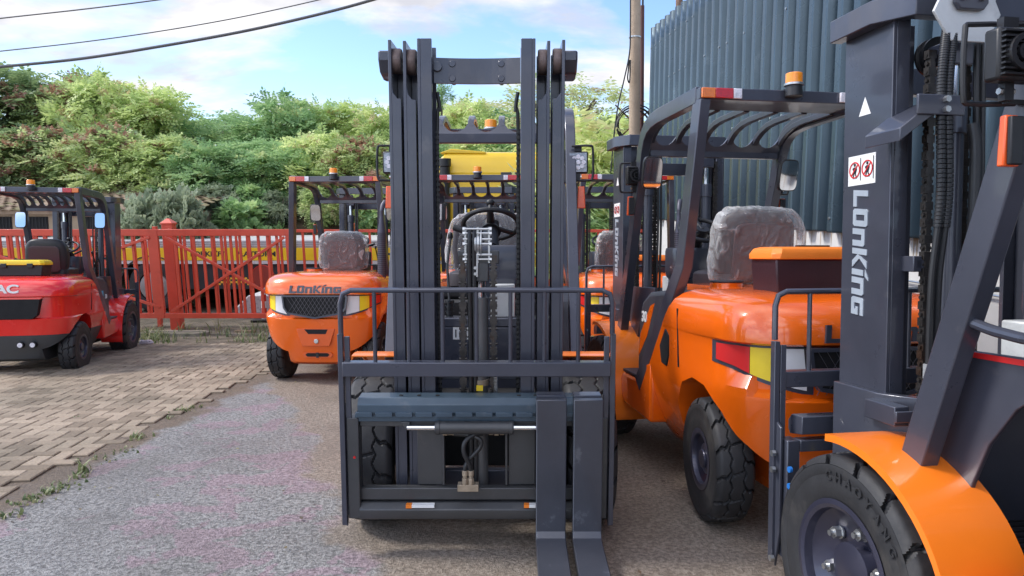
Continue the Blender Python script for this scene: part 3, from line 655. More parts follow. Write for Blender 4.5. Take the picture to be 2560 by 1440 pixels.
        b=MB().ring(rows if s>0 else rows[::-1]); P('fender',b,REDP if jac else DORANGE,sharp=40)
        P('side_pod',MB().prism([(-.70,.56),(-.72,.88),(-.78,1.0),(-.90,1.06),(-1.12,1.08),(-1.26,1.07),(-1.22,.98),(-.88,.56)],'x',s*.34,s*.545),POD,bev=.03,seg=3)
        if not jac:
            P('air_intake',MB().prism([(-1.30,.85),(-1.25,.88),(-1.17,.78),(-1.20,.69),(-1.27,.68),(-1.30,.74)],'x',s*.55,s*.580),DARK,bev=.004)
            P('pod_stripe',MB().prism([(-.73,.66),(-.76,.80),(-.93,.98),(-1.0,1.0),(-.88,.80)],'x',s*.544,s*.5465),ORANGE)
            text('model_number','30',.06,WHITEP,root,basis((s*.5475,-.83,.88),(0,-s*-1 if s>0 else -1,0),(0,0,1)),.04,.002)
            b=MB(); wordmark(b,(s*.563,-.80,.42),(0,1 if s>0 else -1,0),(0,0,1),.05,.003,width=.30); P('side_lettering',b,WHITEP)
    if jac:
        text('side_lettering','JAC',.07,WHITEP,root,basis((.564,-.72,.45),(0,1,0),(0,0,1)),.04,.004,sx=1.2)
        text('model_number','30',.05,WHITEP,root,basis((.5465,-.84,.80),(0,1,0),(0,0,1)),.04,.002)
        P('pod_sticker',MB().box(.542,.5465,-1.02,-.93,.80,.90),mat('cyan_sticker',(.05,.4,.6),.5))
        b=MB()
        for k in range(6): b.box(.558,.564,-1.10,-1.04,.60+k*.03,.615+k*.03)
        P('side_vent',b,DARK)
    # cab floor, cowl, seat cover base
    P('floor',MB().box(-.37,.37,-.99,-.10,.50,.53).box(-.37,.37,-1.0,-.66,.3,.5),POD,bev=.004)
    mt=MB()
    for k in range(14): mt.box(-.36,.36,-.60+k*.035,-.58+k*.035,.53,.535)
    P('floor_mat',mt,BLACK)
    P('front_cowl',MB().box(-.38,.38,-.14,-.06,.30,.92).box(-.38,.38,-.22,-.06,.92,.965),SLATE,bev=.006)
    P('chassis_beam',MB().box(-.40,.40,-.06,.10,.28,.62).box(-.34,.34,-1.0,-.10,.22,.50).cyl((-.5,0,.355),(.5,0,.355),.09,n=20),DARK)
    for s in (-1,1): P('cowl_side_plate',MB().prism([(-.16,.56),(-.12,1.0),(-.14,1.06),(-.60,1.07),(-.60,1.03),(-.48,.99),(-.40,.93),(-.32,.82),(-.27,.70),(-.24,.56)],'x',s*.385,s*.40),SLATE,bev=.003)
    P('seat_base',MB().box(-.34,.34,-1.0,-.66,.53,1.02).box(-.31,.31,-1.28,-.7,1.02,1.085),BLACK,bev=.02)
    for s in (-1,1): P('side_pod_top',MB().box(s*.34,s*.44,-1.0,-.7,.9,1.0),POD,bev=.02)
    # dashboard pod, column, wheel
    dash=MB(); dp=[]
    for i in range(13):
        a=math.pi*i/12; dp.append((.05-(-.13)*math.cos(a)-.0,-.32-.16*math.sin(a)))
    dpoly=[(-.13,-.18),(.10,-.18)]+[(-.015+.115*math.cos(a),-.30-.12*math.sin(a)) for a in [math.pi*i/10 for i in range(11)]]
    rings=[]
    for z,k in ((.92,.55),(1.06,.62),(1.13,.95),(1.17,1.0),(1.30,1.0),(1.325,.96)):
        rings.append([((-.015+(-.025))+(x+.015)*k*1.15,-.27+(y+.27)*k,z) for x,y in dpoly])
    P('dashboard',MB().ring(rings),SLATE,bev=.004,sharp=50)
    P('steering_column',MB().cyl((-.03,-.28,1.30),(-.03,-.42,1.40),.05,.04,n=20).cyl((-.03,-.42,1.40),(-.03,-.47,1.44),.055,.03,n=20),BLACK)
    T=Matrix.Translation((-.03,-.47,1.44))@Matrix.Rotation(R(30),4,'X')
    sw=MB().tube([T@Vector((.150*math.cos(2*math.pi*i/40),.150*math.sin(2*math.pi*i/40),0)) for i in range(40)],.014,10,closed=True)
    st=P('steering_wheel',sw,BLACK)
    sp2=MB()
    sp2.tube([T@Vector((0,0,-.01)),T@Vector((0,.15,0))],[.026,.016],10)
    for a in (215,325): sp2.tube([T@Vector((0,0,-.01)),T@Vector((.15*math.cos(R(a)),.15*math.sin(R(a)),0))],.014,8)
    P('wheel_spoke',sp2.cyl(T@Vector((0,0,-.03)),T@Vector((0,0,.012)),.045,n=20),BLACK,st)
    P('wheel_knob',MB().cyl(T@Vector((0,.152,0)),T@Vector((0,.152,.03)),.012,n=12).super(T@Vector((0,.152,.042)),(.024,.024,.02),1,14,8),BLACK,st)
    lv_=MB(); bo=MB()
    for k in range(3):
        x=.17+k*.055; lv_.tube([(x,-.17,1.0),(x+.02,-.25,1.22),(x+.01,-.33,1.36)],.007,8); lv_.super((x+.01,-.335,1.375),(.014,.014,.022),1,10,8)
        for q in range(6): bo.cyl((x,-.16,.965+q*.014),(x,-.16,.978+q*.014),.024 if q%2 else .018,n=14)
    P('number_plate',MB().box(.075,.15,-.058,-.056,.955,1.005) if 0 else MB().box(.06,.145,-.0595,-.057,.86,.92),WHITEP); text('plate_number','100',.04,BLACK,root,basis((.103,-.0565,.87),(-1,0,0),(0,0,1)),.0,.001)
    P('valve_cover_panel',MB().box(-.16,-.04,-.2,-.10,.965,1.13),GALV,bev=.006)
    P('control_lever',lv_,BLACK); P('lever_boot',bo,BLACK)
    P('gear_stick',MB().tube([(-.05,-.28,1.33),(.1,-.3,1.40)],.012,8).cyl((.1,-.3,1.40),(.16,-.31,1.42),.017,n=12),BLACK)
def seat(root,covered=True):
    def dent(p):
        return p
    sb=MB().super((0,0,0),(.235,.055,.225),.45,28,16,lambda p:Vector((p.x*(1+.10*(p.z/.225) if p.z<0 else 1-.12*(p.z/.225)**2),p.y+.02*(p.x/.235)**2*2,p.z)))
    T=Matrix.Translation((0,-1.14,1.31))@Matrix.Rotation(R(8),4,'X')
    m=mat('seat_vinyl',(.035,.026,.03),.5,0,0,.1,9,.1,90) if covered else mat('black_seat',(.02,.02,.022),.42,0,0,.1,9,.1,90)
    s=obj('seat',sb.xf(T),m,root); 
    obj('seat_cushion',MB().super((0,-.94,1.13),(.235,.22,.06),.4,24,12),m,s)
    obj('back_panel',MB().super((0,-.058,-.01),(.17,.012,.16),.3,20,10).xf(T),mat('seat_back_panel',(.05,.025,.03) if covered else (.03,.03,.032),.5,0,0,.1,5),s)
    if covered:
        def wr(p):
            n=noise.noise(p*9+Vector((3,1,5)))*.018+abs(noise.noise(Vector((p.x*24,p.y*24,p.z*9))))*.016
            q=p*(1+n*3.2); 
            if p.z<-.17: q.x*=.92; q.y*=.9
            return q
        c=MB().super((0,-.005,-.005),(.268,.085,.24),.5,64,44,wr)
        obj('plastic_cover',c.xf(T),FILM,s,sharp=180)
def muffler(root):
    m=mat('exhaust_grey',(.075,.075,.10),.45,.4,0,.1,9)
    e=obj('exhaust_stack',MB().cyl((.52,-1.56,1.04),(.52,-1.56,1.52),.045,n=28).cyl((.52,-1.56,1.52),(.52,-1.56,1.70),.042,.018,n=24),m,root)
    h=MB()
    for k in range(22):
        for i in range(24):
            a=2*math.pi*i/24+.13*(k%2); z=1.07+k*.0205; c,s_=math.cos(a),math.sin(a); q=Vector((.52+.0455*c,-1.56+.0455*s_,z)); t=Vector((-s_,c,0))*.0035; u=Vector((0,0,.0045))
            h.add([q-t-u,q+t-u,q+t+u,q-t+u],[(0,1,2,3)])
    obj('perforation',h,DARK,e); obj('exhaust_tip',MB().cyl((.52,-1.56,1.69),(.52,-1.56,1.75),.02,n=16).tube([(.52,-1.56,1.74),(.53,-1.54,1.80),(.55,-1.5,1.84)],[.022,.026,.032],14),m,e)
def forklift(name,label,M,group,head0=False,fr=.455,kind='orange',mast='two',tilt=0,lift=0,forks=(),cover=True,detail=False,hl=True,exh=True,steer=0,mirror=((1,0),(-1,0)),dusty=False):
    root=empty(name,label,'forklift',M,group); jac=kind=='red'
    paint=REDP if jac else ORANGE
    body(root,paint,GREYP,jac,fr)
    g=guard(root,SLATE,cups=5 if not jac else 9,solid=.25); lamps(root,g,beacon=mat('amber_beacon',(1,.30,.01) if not jac else (1,.42,.02),.25,0,.5,.08,20,.1,60))
    T=Matrix.Translation((0,.25,.15))@Matrix.Rotation(R(-tilt),4,'X')@Matrix.Translation((0,-.25,-.15))
    if mast=='three': mast3(root,T,SLATE)
    else: mast2(root,T,lift)
    carriage(root,T,detail,forks,lift,SLATE)
    for s in (-1,1):
        wheel(root,s*.50,0,.355,.355,.225,.205,.085,15,True,dusty=dusty)
        wheel(root,s*.485,-1.7,.295,.295,.175,.135,.075,14,False,steer)
        if hl: headlight(root,s,-.48,1.78,0 if fr<.45 else -.04)
    for s,yaw in mirror: mirror_part(root,s,-.68,1.78,jac,yaw,-4 if jac else 12)
    seat(root,cover)
    if exh: muffler(root)
    return root
def toolbox(name,label,M,lid,basem,w=.46,d=.24,h=.13):
    r=empty(name,label,'toolbox',M,'toolboxes on the engine covers')
    b=MB().ring([[(x*w/2*k,y*d/2*k,z) for x,y in ((-1,-1),(1,-1),(1,1),(-1,1))] for k,z in ((.95,0),(1.0,h))]); obj('box_base',b,basem,r,.008)
    c=.03
    oc=lambda w,d,c:[(-w/2+c,-d/2),(w/2-c,-d/2),(w/2,-d/2+c),(w/2,d/2-c),(w/2-c,d/2),(-w/2+c,d/2),(-w/2,d/2-c),(-w/2,-d/2+c)]
    lb=MB().ring([[(x,y,z) for x,y in oc(w+g,d+g,c)] for g,z in ((.03,h),(.03,h+.025),(.0,h+.05),(-.05,h+.058),(-.06,h+.052))])
    obj('box_lid',lb,lid,r,.004)
    obj('lid_handle',MB().box(-.09,.09,-.03,.03,h+.051,h+.0535).box(-.085,.085,-.008,.008,h+.053,h+.066),basem,r,.003)
    for x in ((-.13,.13) if lid is YELLID else ()): obj('latch',MB().box(x-.03,x+.03,-d/2-.022,-d/2-.002,h-.03,h+.018),basem if lid is YELLID else lid,r,.004)
    return r
#==PART2==
# ---------------------------------------------------------------- setting
def ground_mat():
    m=bpy.data.materials.new('wet_asphalt'); m.use_nodes=True; t=m.node_tree; n=t.nodes; l=t.links; b=n['Principled BSDF']
    tc=n.new('ShaderNodeTexCoord'); sp=n.new('ShaderNodeSeparateXYZ'); l.new(tc.outputs['Object'],sp.inputs[0])
    def NZ(sc,det=5,ro=.6,dist=0):
        q=n.new('ShaderNodeTexNoise'); q.inputs['Scale'].default_value=sc; q.inputs['Detail'].default_value=det; q.inputs['Roughness'].default_value=ro; q.inputs['Distortion'].default_value=dist; l.new(tc.outputs['Object'],q.inputs['Vector']); return q.outputs[0]
    def M(op,a,c,cl=False):
        q=n.new('ShaderNodeMath'); q.operation=op; q.use_clamp=cl
        for i,v in enumerate((a,c)):
            if isinstance(v,(int,float)): q.inputs[i].default_value=v
            else: l.new(v,q.inputs[i])
        return q.outputs[0]
    def RM(v,a,c): 
        q=n.new('ShaderNodeMapRange'); q.interpolation_type='SMOOTHSTEP'; l.new(v,q.inputs[0]); q.inputs[1].default_value=a; q.inputs[2].default_value=c; return q.outputs[0]
    def MX(f,a,c):
        q=n.new('ShaderNodeMix'); q.data_type='RGBA'; l.new(f,q.inputs[0])
        for i,v in ((6,a),(7,c)):
            if isinstance(v,tuple): q.inputs[i].default_value=v+(1,)
            else: l.new(v,q.inputs[i])
        return q.outputs[2]
    u=M('ADD',M('ADD',sp.outputs[0],.75),M('MULTIPLY',M('SUBTRACT',sp.outputs[1],3.3),.403))
    u=M('ADD',u,M('MULTIPLY',M('SUBTRACT',NZ(1.6,4),.5),1.1))
    wet=RM(u,.05,-.12)
    fine=NZ(52,4,.75); grit=NZ(150,2,.7)
    brown=MX(RM(fine,.35,.68),(.19,.15,.115),(.42,.35,.28))
    grey=MX(RM(fine,.34,.66),(.115,.112,.106),(.42,.405,.385))
    pinkm=M('MULTIPLY',RM(NZ(2.6,6,.6,.4),.515,.545),1.0)
    grey=MX(pinkm,grey,MX(RM(fine,.34,.66),(.165,.125,.135),(.46,.355,.375)))
    col=MX(wet,brown,grey)
    soil=RM(M('ADD',sp.outputs[0],M('MULTIPLY',M('SUBTRACT',NZ(3,5),.5),.5)),-2.42,-2.58)
    col=MX(soil,col,MX(RM(fine,.3,.7),(.12,.085,.055),(.24,.18,.125)))
    far=RM(sp.outputs[1],9.9,10.6); col=MX(far,col,MX(RM(NZ(3,6),.4,.6),(.10,.085,.055),(.20,.165,.12)))
    pt=RM(NZ(.8,5),.45,.7); col=MX(M('MULTIPLY',pt,.38),col,(.10,.085,.07))
    l.new(col,b.inputs['Base Color'])
    mr=n.new('ShaderNodeMapRange'); l.new(M('MULTIPLY',wet,RM(NZ(2.2,5),.4,.6)),mr.inputs[0]); mr.inputs[3].default_value=.72; mr.inputs[4].default_value=.42; l.new(mr.outputs[0],b.inputs['Roughness'])
    bp=n.new('ShaderNodeBump'); bp.inputs['Strength'].default_value=1; bp.inputs['Distance'].default_value=.02; l.new(M('ADD',fine,M('MULTIPLY',grit,.5)),bp.inputs['Height']); l.new(bp.outputs[0],b.inputs['Normal'])
    return m
def gh(X,D):
    h=0.0
    return h+.008*noise.noise(Vector((X*.9,D*.9,0)))
ZF=(G@Vector((0,11.6,0))).z
def hillz(X,D):
    t=min(1,max(0,(D-15.6)/2.0)); t=t*t*(3-2*t); z=ZF+(1.75*t)*(1 if X<3.5 else .9)
    if D>17.6: z+=min(2.2,(D-17.6)*.11)
    if D>15.6: z+=.25*noise.noise(Vector((X*.6,D*.6,3)))*t+.1*noise.noise(Vector((X*2,D*2,3)))*t
    return z
xs=[-300,-100,-40,-25]+[-18+i*.25 for i in range(137)]+[20,40,120,300]; ys=[-120,-30,-8,-3]+[-1+i*.22 for i in range(60)]+[12.4,14,15.5]+[300]
P_=[]
for x in xs:
    row=[]
    for y in ys:
        if y<=11.6: row.append(G@Vector((x,y,gh(x,y)))) if y>-3.5 else row.append(Vector((x,y,.15)))
        else: row.append(Vector((x,y,ZF-(.3 if y>15.6 else 0))))
    P_.append(row)
tag(obj('ground',MB().grid(P_),ground_mat(),sharp=180),None,kind='structure')
# hill behind the road
xs=[-45+i*.6 for i in range(110)]; ys=[15.3+i*.25 for i in range(12)]+[18.5,19.5,21,24,28,34,45,70]
tag(obj('hill',MB().grid([[Vector((x,y,hillz(x,y))) for y in ys] for x in xs]),mat('bank_soil',(.115,.08,.05),.95,0,0,.4,2,.6,14,dirt=((.05,.065,.02),1.3,.5,.9)),sharp=180),None,kind='structure')
# concrete block paving, herringbone
def pavers():
    rnd=random.Random(4); b=MB(); tones=[]; L_,W_=.20,.10; ang=R(8); ca,sa=math.cos(ang),math.sin(ang)
    n=62
    for a in range(-110,110):
        for c in range(-60,60):
            bx=a*W_+c*2*L_*1.0-0; by=a*W_
            for o in (0,1):
                if o==0: x0,y0,wx,wy=bx,by,L_,W_
                else: x0,y0,wx,wy=bx+1.5*L_,by,W_,L_      # upright block beside it
                cx,cy=x0+wx/2,y0+wy/2
                X=-6.5+cx*ca-cy*sa; Y=6.5+cx*sa+cy*ca
                if not(-13<X<-2.72+.10*noise.noise(Vector((0,Y*2,0))) and 2.6<Y<10.3+.3*noise.noise(Vector((X,0,0)))): continue
                if abs(X)/Y>.80: continue
                g=.0012+.0015*rnd.random(); hz=.012+.003*rnd.random()+.014*noise.noise(Vector((X*1.1,Y*1.1,1)))
                tx,ty=rnd.uniform(-.014,.014),rnd.uniform(-.014,.014); dr=rnd.uniform(-.02,.02)
                def pt(dx,dy,z):
                    u=cx+dx*math.cos(dr)-dy*math.sin(dr); v=cy+dx*math.sin(dr)+dy*math.cos(dr)
                    return G@Vector((-6.5+u*ca-v*sa,6.5+u*sa+v*ca,z+(dx*tx+dy*ty if z>0 else 0)+gh(X,Y)))
                hx,hy=wx/2-g,wy/2-g; e=.007; q=[]
                for (kx,ky,z) in ((hx,hy,-.03),(hx,hy,hz-.005),(hx-e,hy-e,hz)):
                    q.append([pt(-kx,-ky,z),pt(kx,-ky,z),pt(kx,ky,z),pt(-kx,ky,z)])
                b.ring(q); tn=rnd.random(); tones+=[tn]*12
    me=b.mesh('paving',30); at=me.color_attributes.new('tone','FLOAT_COLOR','POINT'); arr=np.ones((len(me.vertices),4),dtype=np.float32)
    if len(tones)==len(me.vertices): arr[:,0]=tones; at.data.foreach_set('color',arr.ravel())
    m=bpy.data.materials.new('concrete_block'); m.use_nodes=True; t=m.node_tree; n=t.nodes; l=t.links; bb=n['Principled BSDF']
    va=n.new('ShaderNodeVertexColor'); va.layer_name='tone'; sp=n.new('ShaderNodeSeparateColor'); l.new(va.outputs[0],sp.inputs[0])
    tc=n.new('ShaderNodeTexCoord'); nz=n.new('ShaderNodeTexNoise'); nz.inputs['Scale'].default_value=1.2; nz.inputs['Detail'].default_value=7; l.new(tc.outputs['Object'],nz.inputs['Vector'])
    nf=n.new('ShaderNodeTexNoise'); nf.inputs['Scale'].default_value=60; nf.inputs['Detail'].default_value=4; l.new(tc.outputs['Object'],nf.inputs['Vector'])
    r=n.new('ShaderNodeValToRGB'); e=r.color_ramp.elements; e[0].color=(.20,.155,.11,1); e[1].color=(.385,.31,.235,1); l.new(sp.outputs[0],r.inputs[0])
    mx=n.new('ShaderNodeMix'); mx.data_type='RGBA'; mx.blend_type='MULTIPLY'; mx.inputs[0].default_value=.7; l.new(r.outputs[0],mx.inputs[6]); r2=n.new('ShaderNodeValToRGB'); r2.color_ramp.elements[0].position=.33; r2.color_ramp.elements[0].color=(.62,.62,.55,1); r2.color_ramp.elements[1].position=.6; r2.color_ramp.elements[1].color=(1.1,1.06,1,1); l.new(nz.outputs[0],r2.inputs[0]); l.new(r2.outputs[0],mx.inputs[7])
    mx2=n.new('ShaderNodeMix'); mx2.data_type='RGBA'; mx2.blend_type='MULTIPLY'; mx2.inputs[0].default_value=.6; r3=n.new('ShaderNodeValToRGB'); r3.color_ramp.elements[0].position=.3; r3.color_ramp.elements[0].color=(.55,.55,.55,1); r3.color_ramp.elements[1].position=.65; l.new(nf.outputs[0],r3.inputs[0]); l.new(mx.outputs[2],mx2.inputs[6]); l.new(r3.outputs[0],mx2.inputs[7])
    l.new(mx2.outputs[2],bb.inputs['Base Color']); bb.inputs['Roughness'].default_value=.8
    bp=n.new('ShaderNodeBump'); bp.inputs['Strength'].default_value=.5; bp.inputs['Distance'].default_value=.006; l.new(nf.outputs[0],bp.inputs['Height']); l.new(bp.outputs[0],bb.inputs['Normal'])
    tag(obj('pavement',me,m),None,kind='structure')
pavers()
# ---------------------------------------------------------------- shed with corrugated cladding
def shed():
    r=empty('corrugated_shed','tall shed of blue-grey corrugated steel sheets over a white masonry base','shed')
    def W(t): return Vector((3.438-.089*(12.0-t) ,12.0-t,0))     # t = distance from the far corner
    def W2(t): D=12.0-t; return Vector((3.368-.089*D,D))
    zb=CAMP.z-.24; zt=WP(1635,76,12).z; pts=[]; pitch=.245; t=0
    d=(W2(1)-W2(0)).normalized(); nrm=Vector((-abs(d.y),-abs(d.x)*1.0)).normalized()
    nrm=Vector((d.y,-d.x)); 
    if nrm.x>0: nrm=-nrm
    prof=[(0,0),(.012,0),(.045,.095),(.105,.095),(.115,.088),(.125,.095),(.135,.095),(.175,0),(.19,0),(.2,.008),(.21,0),(.245,0)]
    rnd=random.Random(2); L_=11.0
    i=0; pr=[]
    while i*pitch<L_:
        for a,h in prof[:-1]: pr.append((i*pitch+a,h))
        i+=1
    zs=[zb]+[zb+.02]+[zb+(zt-zb)*k/10 for k in range(1,11)]
    rows=[]
    for (tt,h) in pr:
        p=W2(tt)+nrm*h; row=[]
        for z in zs:
            wob=.006*noise.noise(Vector((tt*1.5,z*1.2,0))); q=p+nrm*wob; row.append(Vector((q.x,q.y,z+(.012*noise.noise(Vector((tt*3,0,7))) if z==zb else 0))))
        rows.append(row)
    cor=mat('corrugated_steel',(.062,.095,.120),.28,.45,0,.14,.9,.02,30,dirt=((.20,.25,.29),2.2,.6,.3))
    sh=obj('corrugated_cladding',MB().grid(rows),cor,r,sharp=20); k=sh.modifiers.new('s','SOLIDIFY'); k.thickness=.002; k.offset=-1
    for i in range(0,44):
        for zz in (zb+.12,zb+1.1,zb+2.1,zb+2.9 if 0 else zb+2.7):
            if rnd.random()<.55: p=W2(i*pitch+.087)+nrm*.094; obj('cladding_screw',MB().cyl((p.x,p.y,zz),(p.x+nrm.x*.012,p.y+nrm.y*.012,zz),.011,n=8),STEEL,r)
    a,b=W2(-.02),W2(11.2); off=-nrm
    def slab(z0,z1,o0,o1):
        p=[a+nrm*o0,b+nrm*o0,b+nrm*o1,a+nrm*o1]; return MB().prism([(q.x,q.y) for q in p],'z',z0,z1)
    wm=mat('white_render',(.62,.61,.585),.85,0,0,.10,1.5,.35,12,dirt=((.30,.25,.18),3.0,.60,.7))
    obj('masonry_base',slab(ZF-.5,zb+.03,-.012,-.25),wm,r,sharp=30)
    rs=MB()
    for i in range(70):
        tt=rnd.uniform(1,9.5); p=W2(tt)+nrm*-.010; ln=rnd.uniform(.06,.30); wd=rnd.uniform(.004,.014); dd=Vector((d.x,d.y))*wd
        q=p-dd; s2=p+dd; z1=zb-.0; m_=W2(tt)+nrm*-.0095
        rs.add([(q.x,q.y,z1),(s2.x,s2.y,z1),(m_.x,m_.y,z1-ln)],[(0,1,2)])
    obj('rust_streak',rs,mat('rust_stain',(.42,.33,.24),.9,0,0,.3,8),r)
    obj('gutter_pipe',MB().tube([Vector((W2(3)+nrm*.02).to_tuple()+(zb-.3,)),Vector((W2(9)+nrm*.02).to_tuple()+(zb-.32,))],.008,8),STEEL,r)
    # return wall and roof, away from the yard
    c=a-nrm*6; d2=b-nrm*6
    obj('end_wall',MB().prism([(q.x,q.y) for q in (a-nrm*.03,a-nrm*.03+Vector((d.x,d.y))*.05,c+Vector((d.x,d.y))*.05,c)],'z',ZF-.5,zt-.05),cor,r)
    obj('roof',MB().prism([(q.x,q.y) for q in (a-nrm*.06,b-nrm*.06,d2,c)],'z',zt-.06,zt-.03),cor,r)
shed()
# ---------------------------------------------------------------- gate and fence
def px2w(px,D): return (px-1280)/F*D*1.0
def gate():
    D=11.6; z=lambda py,DD=D: WP(1280,py,DD).z
    sc=1/ math.cos(PITCH)
    def X(px,py,DD=D): return WP(px,py,DD).x
    zt=z(572); zr=z(589); zb0=z(781); zb1=z(793)
    lean=-.035
    def leaf(x0,x1,label,xc=None):
        r=empty('yard_gate',label,'gate',Matrix.Translation((0,D,0)),'red steel gate leaves')
        sh=lambda x,zz:(x+lean*(zz-zt))
        P=lambda n,b,bev=.004: obj(n,b,GATE,r,bev)
        P('top_rail',MB().box(x0,x1,-.03,.03,zr,zt-.004)); P('bottom_rail',MB().box(sh(x0,zb0)*1.0,sh(x1,zb0),-.03,.03,zb1,zb0))
        def bar(nm,a,za,c,zc,w,t=.04,y=0):
            d=Vector((c-a,0,zc-za)); return P(nm,MB().sweep([(a,y,za),(c,y,zc)],(0,1,0),t,w))
        for s,xx in (((1,x0),(-1,x1)) if xc is None else ((-1,x1),)):
            wd=.11 if x1>-5.4 else .165
            bar('gate_stile',xx+s*wd/2,zr+.003,sh(xx+s*wd/2,zb0)-.0,zb0-.003,wd,.058)
        n=int(round((x1-x0-.22)/.152)); 
        for i in range(1,n):
            xx=x0+.11+(x1-x0-.22)*i/n; bar('gate_bar',xx,zr+.002,sh(xx,zb0),zb0-.002,.042,.03,.008)
        bar('diagonal_brace',x0+.12,zr-.02,sh(x1-.06,zb0),zb0+.10,.045,.03,-.024)
        bar('diagonal_brace',sh(x0+.12,zb0),zb0+.03,x1-.12,zr-.02,.045,.03,-.032)
        return r
    leaf(X(402,580),X(735,580),'red barred gate leaf with crossed braces right of the square post',1)
    leaf(X(402,580)-3.6,X(402,580)-.004,'red barred gate leaf standing behind the red forklift')
    # main post
    r=empty('gate_post','square red gate post with a pyramid cap','post')
    px=X(428,560,12.1); DD=12.1; b=MB(); zz=z(561,DD); w=.085
    ln=.035; q=lambda s,zq:[(px+ln*(zz-zq)+a*s*w,DD+c*s*w,zq) for a,c in ((-1,-1),(1,-1),(1,1),(-1,1))]
    b.ring([q(1,ZF-.05),q(1,zz),]); obj('post_shaft',b,GATE,r,.006)
    obj('post_cap',MB().ring([q(1.15,zz+.001),q(1.15,zz+.03),q(.25,zz+.10)]),GATE,r,.003)
    # fence behind
    D2=12.35; 
    for a,c,lab in ((-330,398,'red barred fence behind the gate, left of the square post'),(452,1040,'red barred fence behind the gate, right of the square post'),(1062,1640,'red barred fence seen past the middle forklift mast')):
        r=empty('steel_fence',lab,'fence',Matrix.Translation((0,D2,0)),'red fence panels behind the gate'); P=lambda n,b,bev=.003: obj(n,b,GATE,r,bev)
        x0,x1=X(a,570,D2),X(c,570,D2); z1=z(573,D2); z2=z(790,D2)
        P('top_rail',MB().box(x0,x1,-.025,.025,z1-.05,z1)); P('bottom_rail',MB().box(x0,x1,-.025,.025,z2,z2+.05))
        n=int((x1-x0)/.19)
        for i in range(n+1):
            xx=x0+.02+(x1-x0-.04)*i/n; P('fence_bar',MB().sweep([(xx,0,z1-.048),(xx+ln*1.3,0,z2+.048)],(0,1,0),.03,.04))
        P('fence_post',MB().box(x1-.06,x1,-.04,.04,ZF-.1,z1+.05))
    r=empty('gate_post','small red fence post with pointed cap behind the wrapped seat','post'); px_=X(883,565,12.3)
    obj('post_shaft',MB().box(px_-.05,px_+.05,12.22,12.32,ZF,z(563,12.3)),GATE,r,.004); obj('post_cap',MB().ring([[(px_+a*k,12.27+c*k,zq) for a,c in ((-1,-1),(1,-1),(1,1),(-1,1))] for k,zq in ((.06,z(563,12.3)+.001),(.06,z(560,12.3)),(.015,z(555,12.3)))]),GATE,r,.002)
gate()
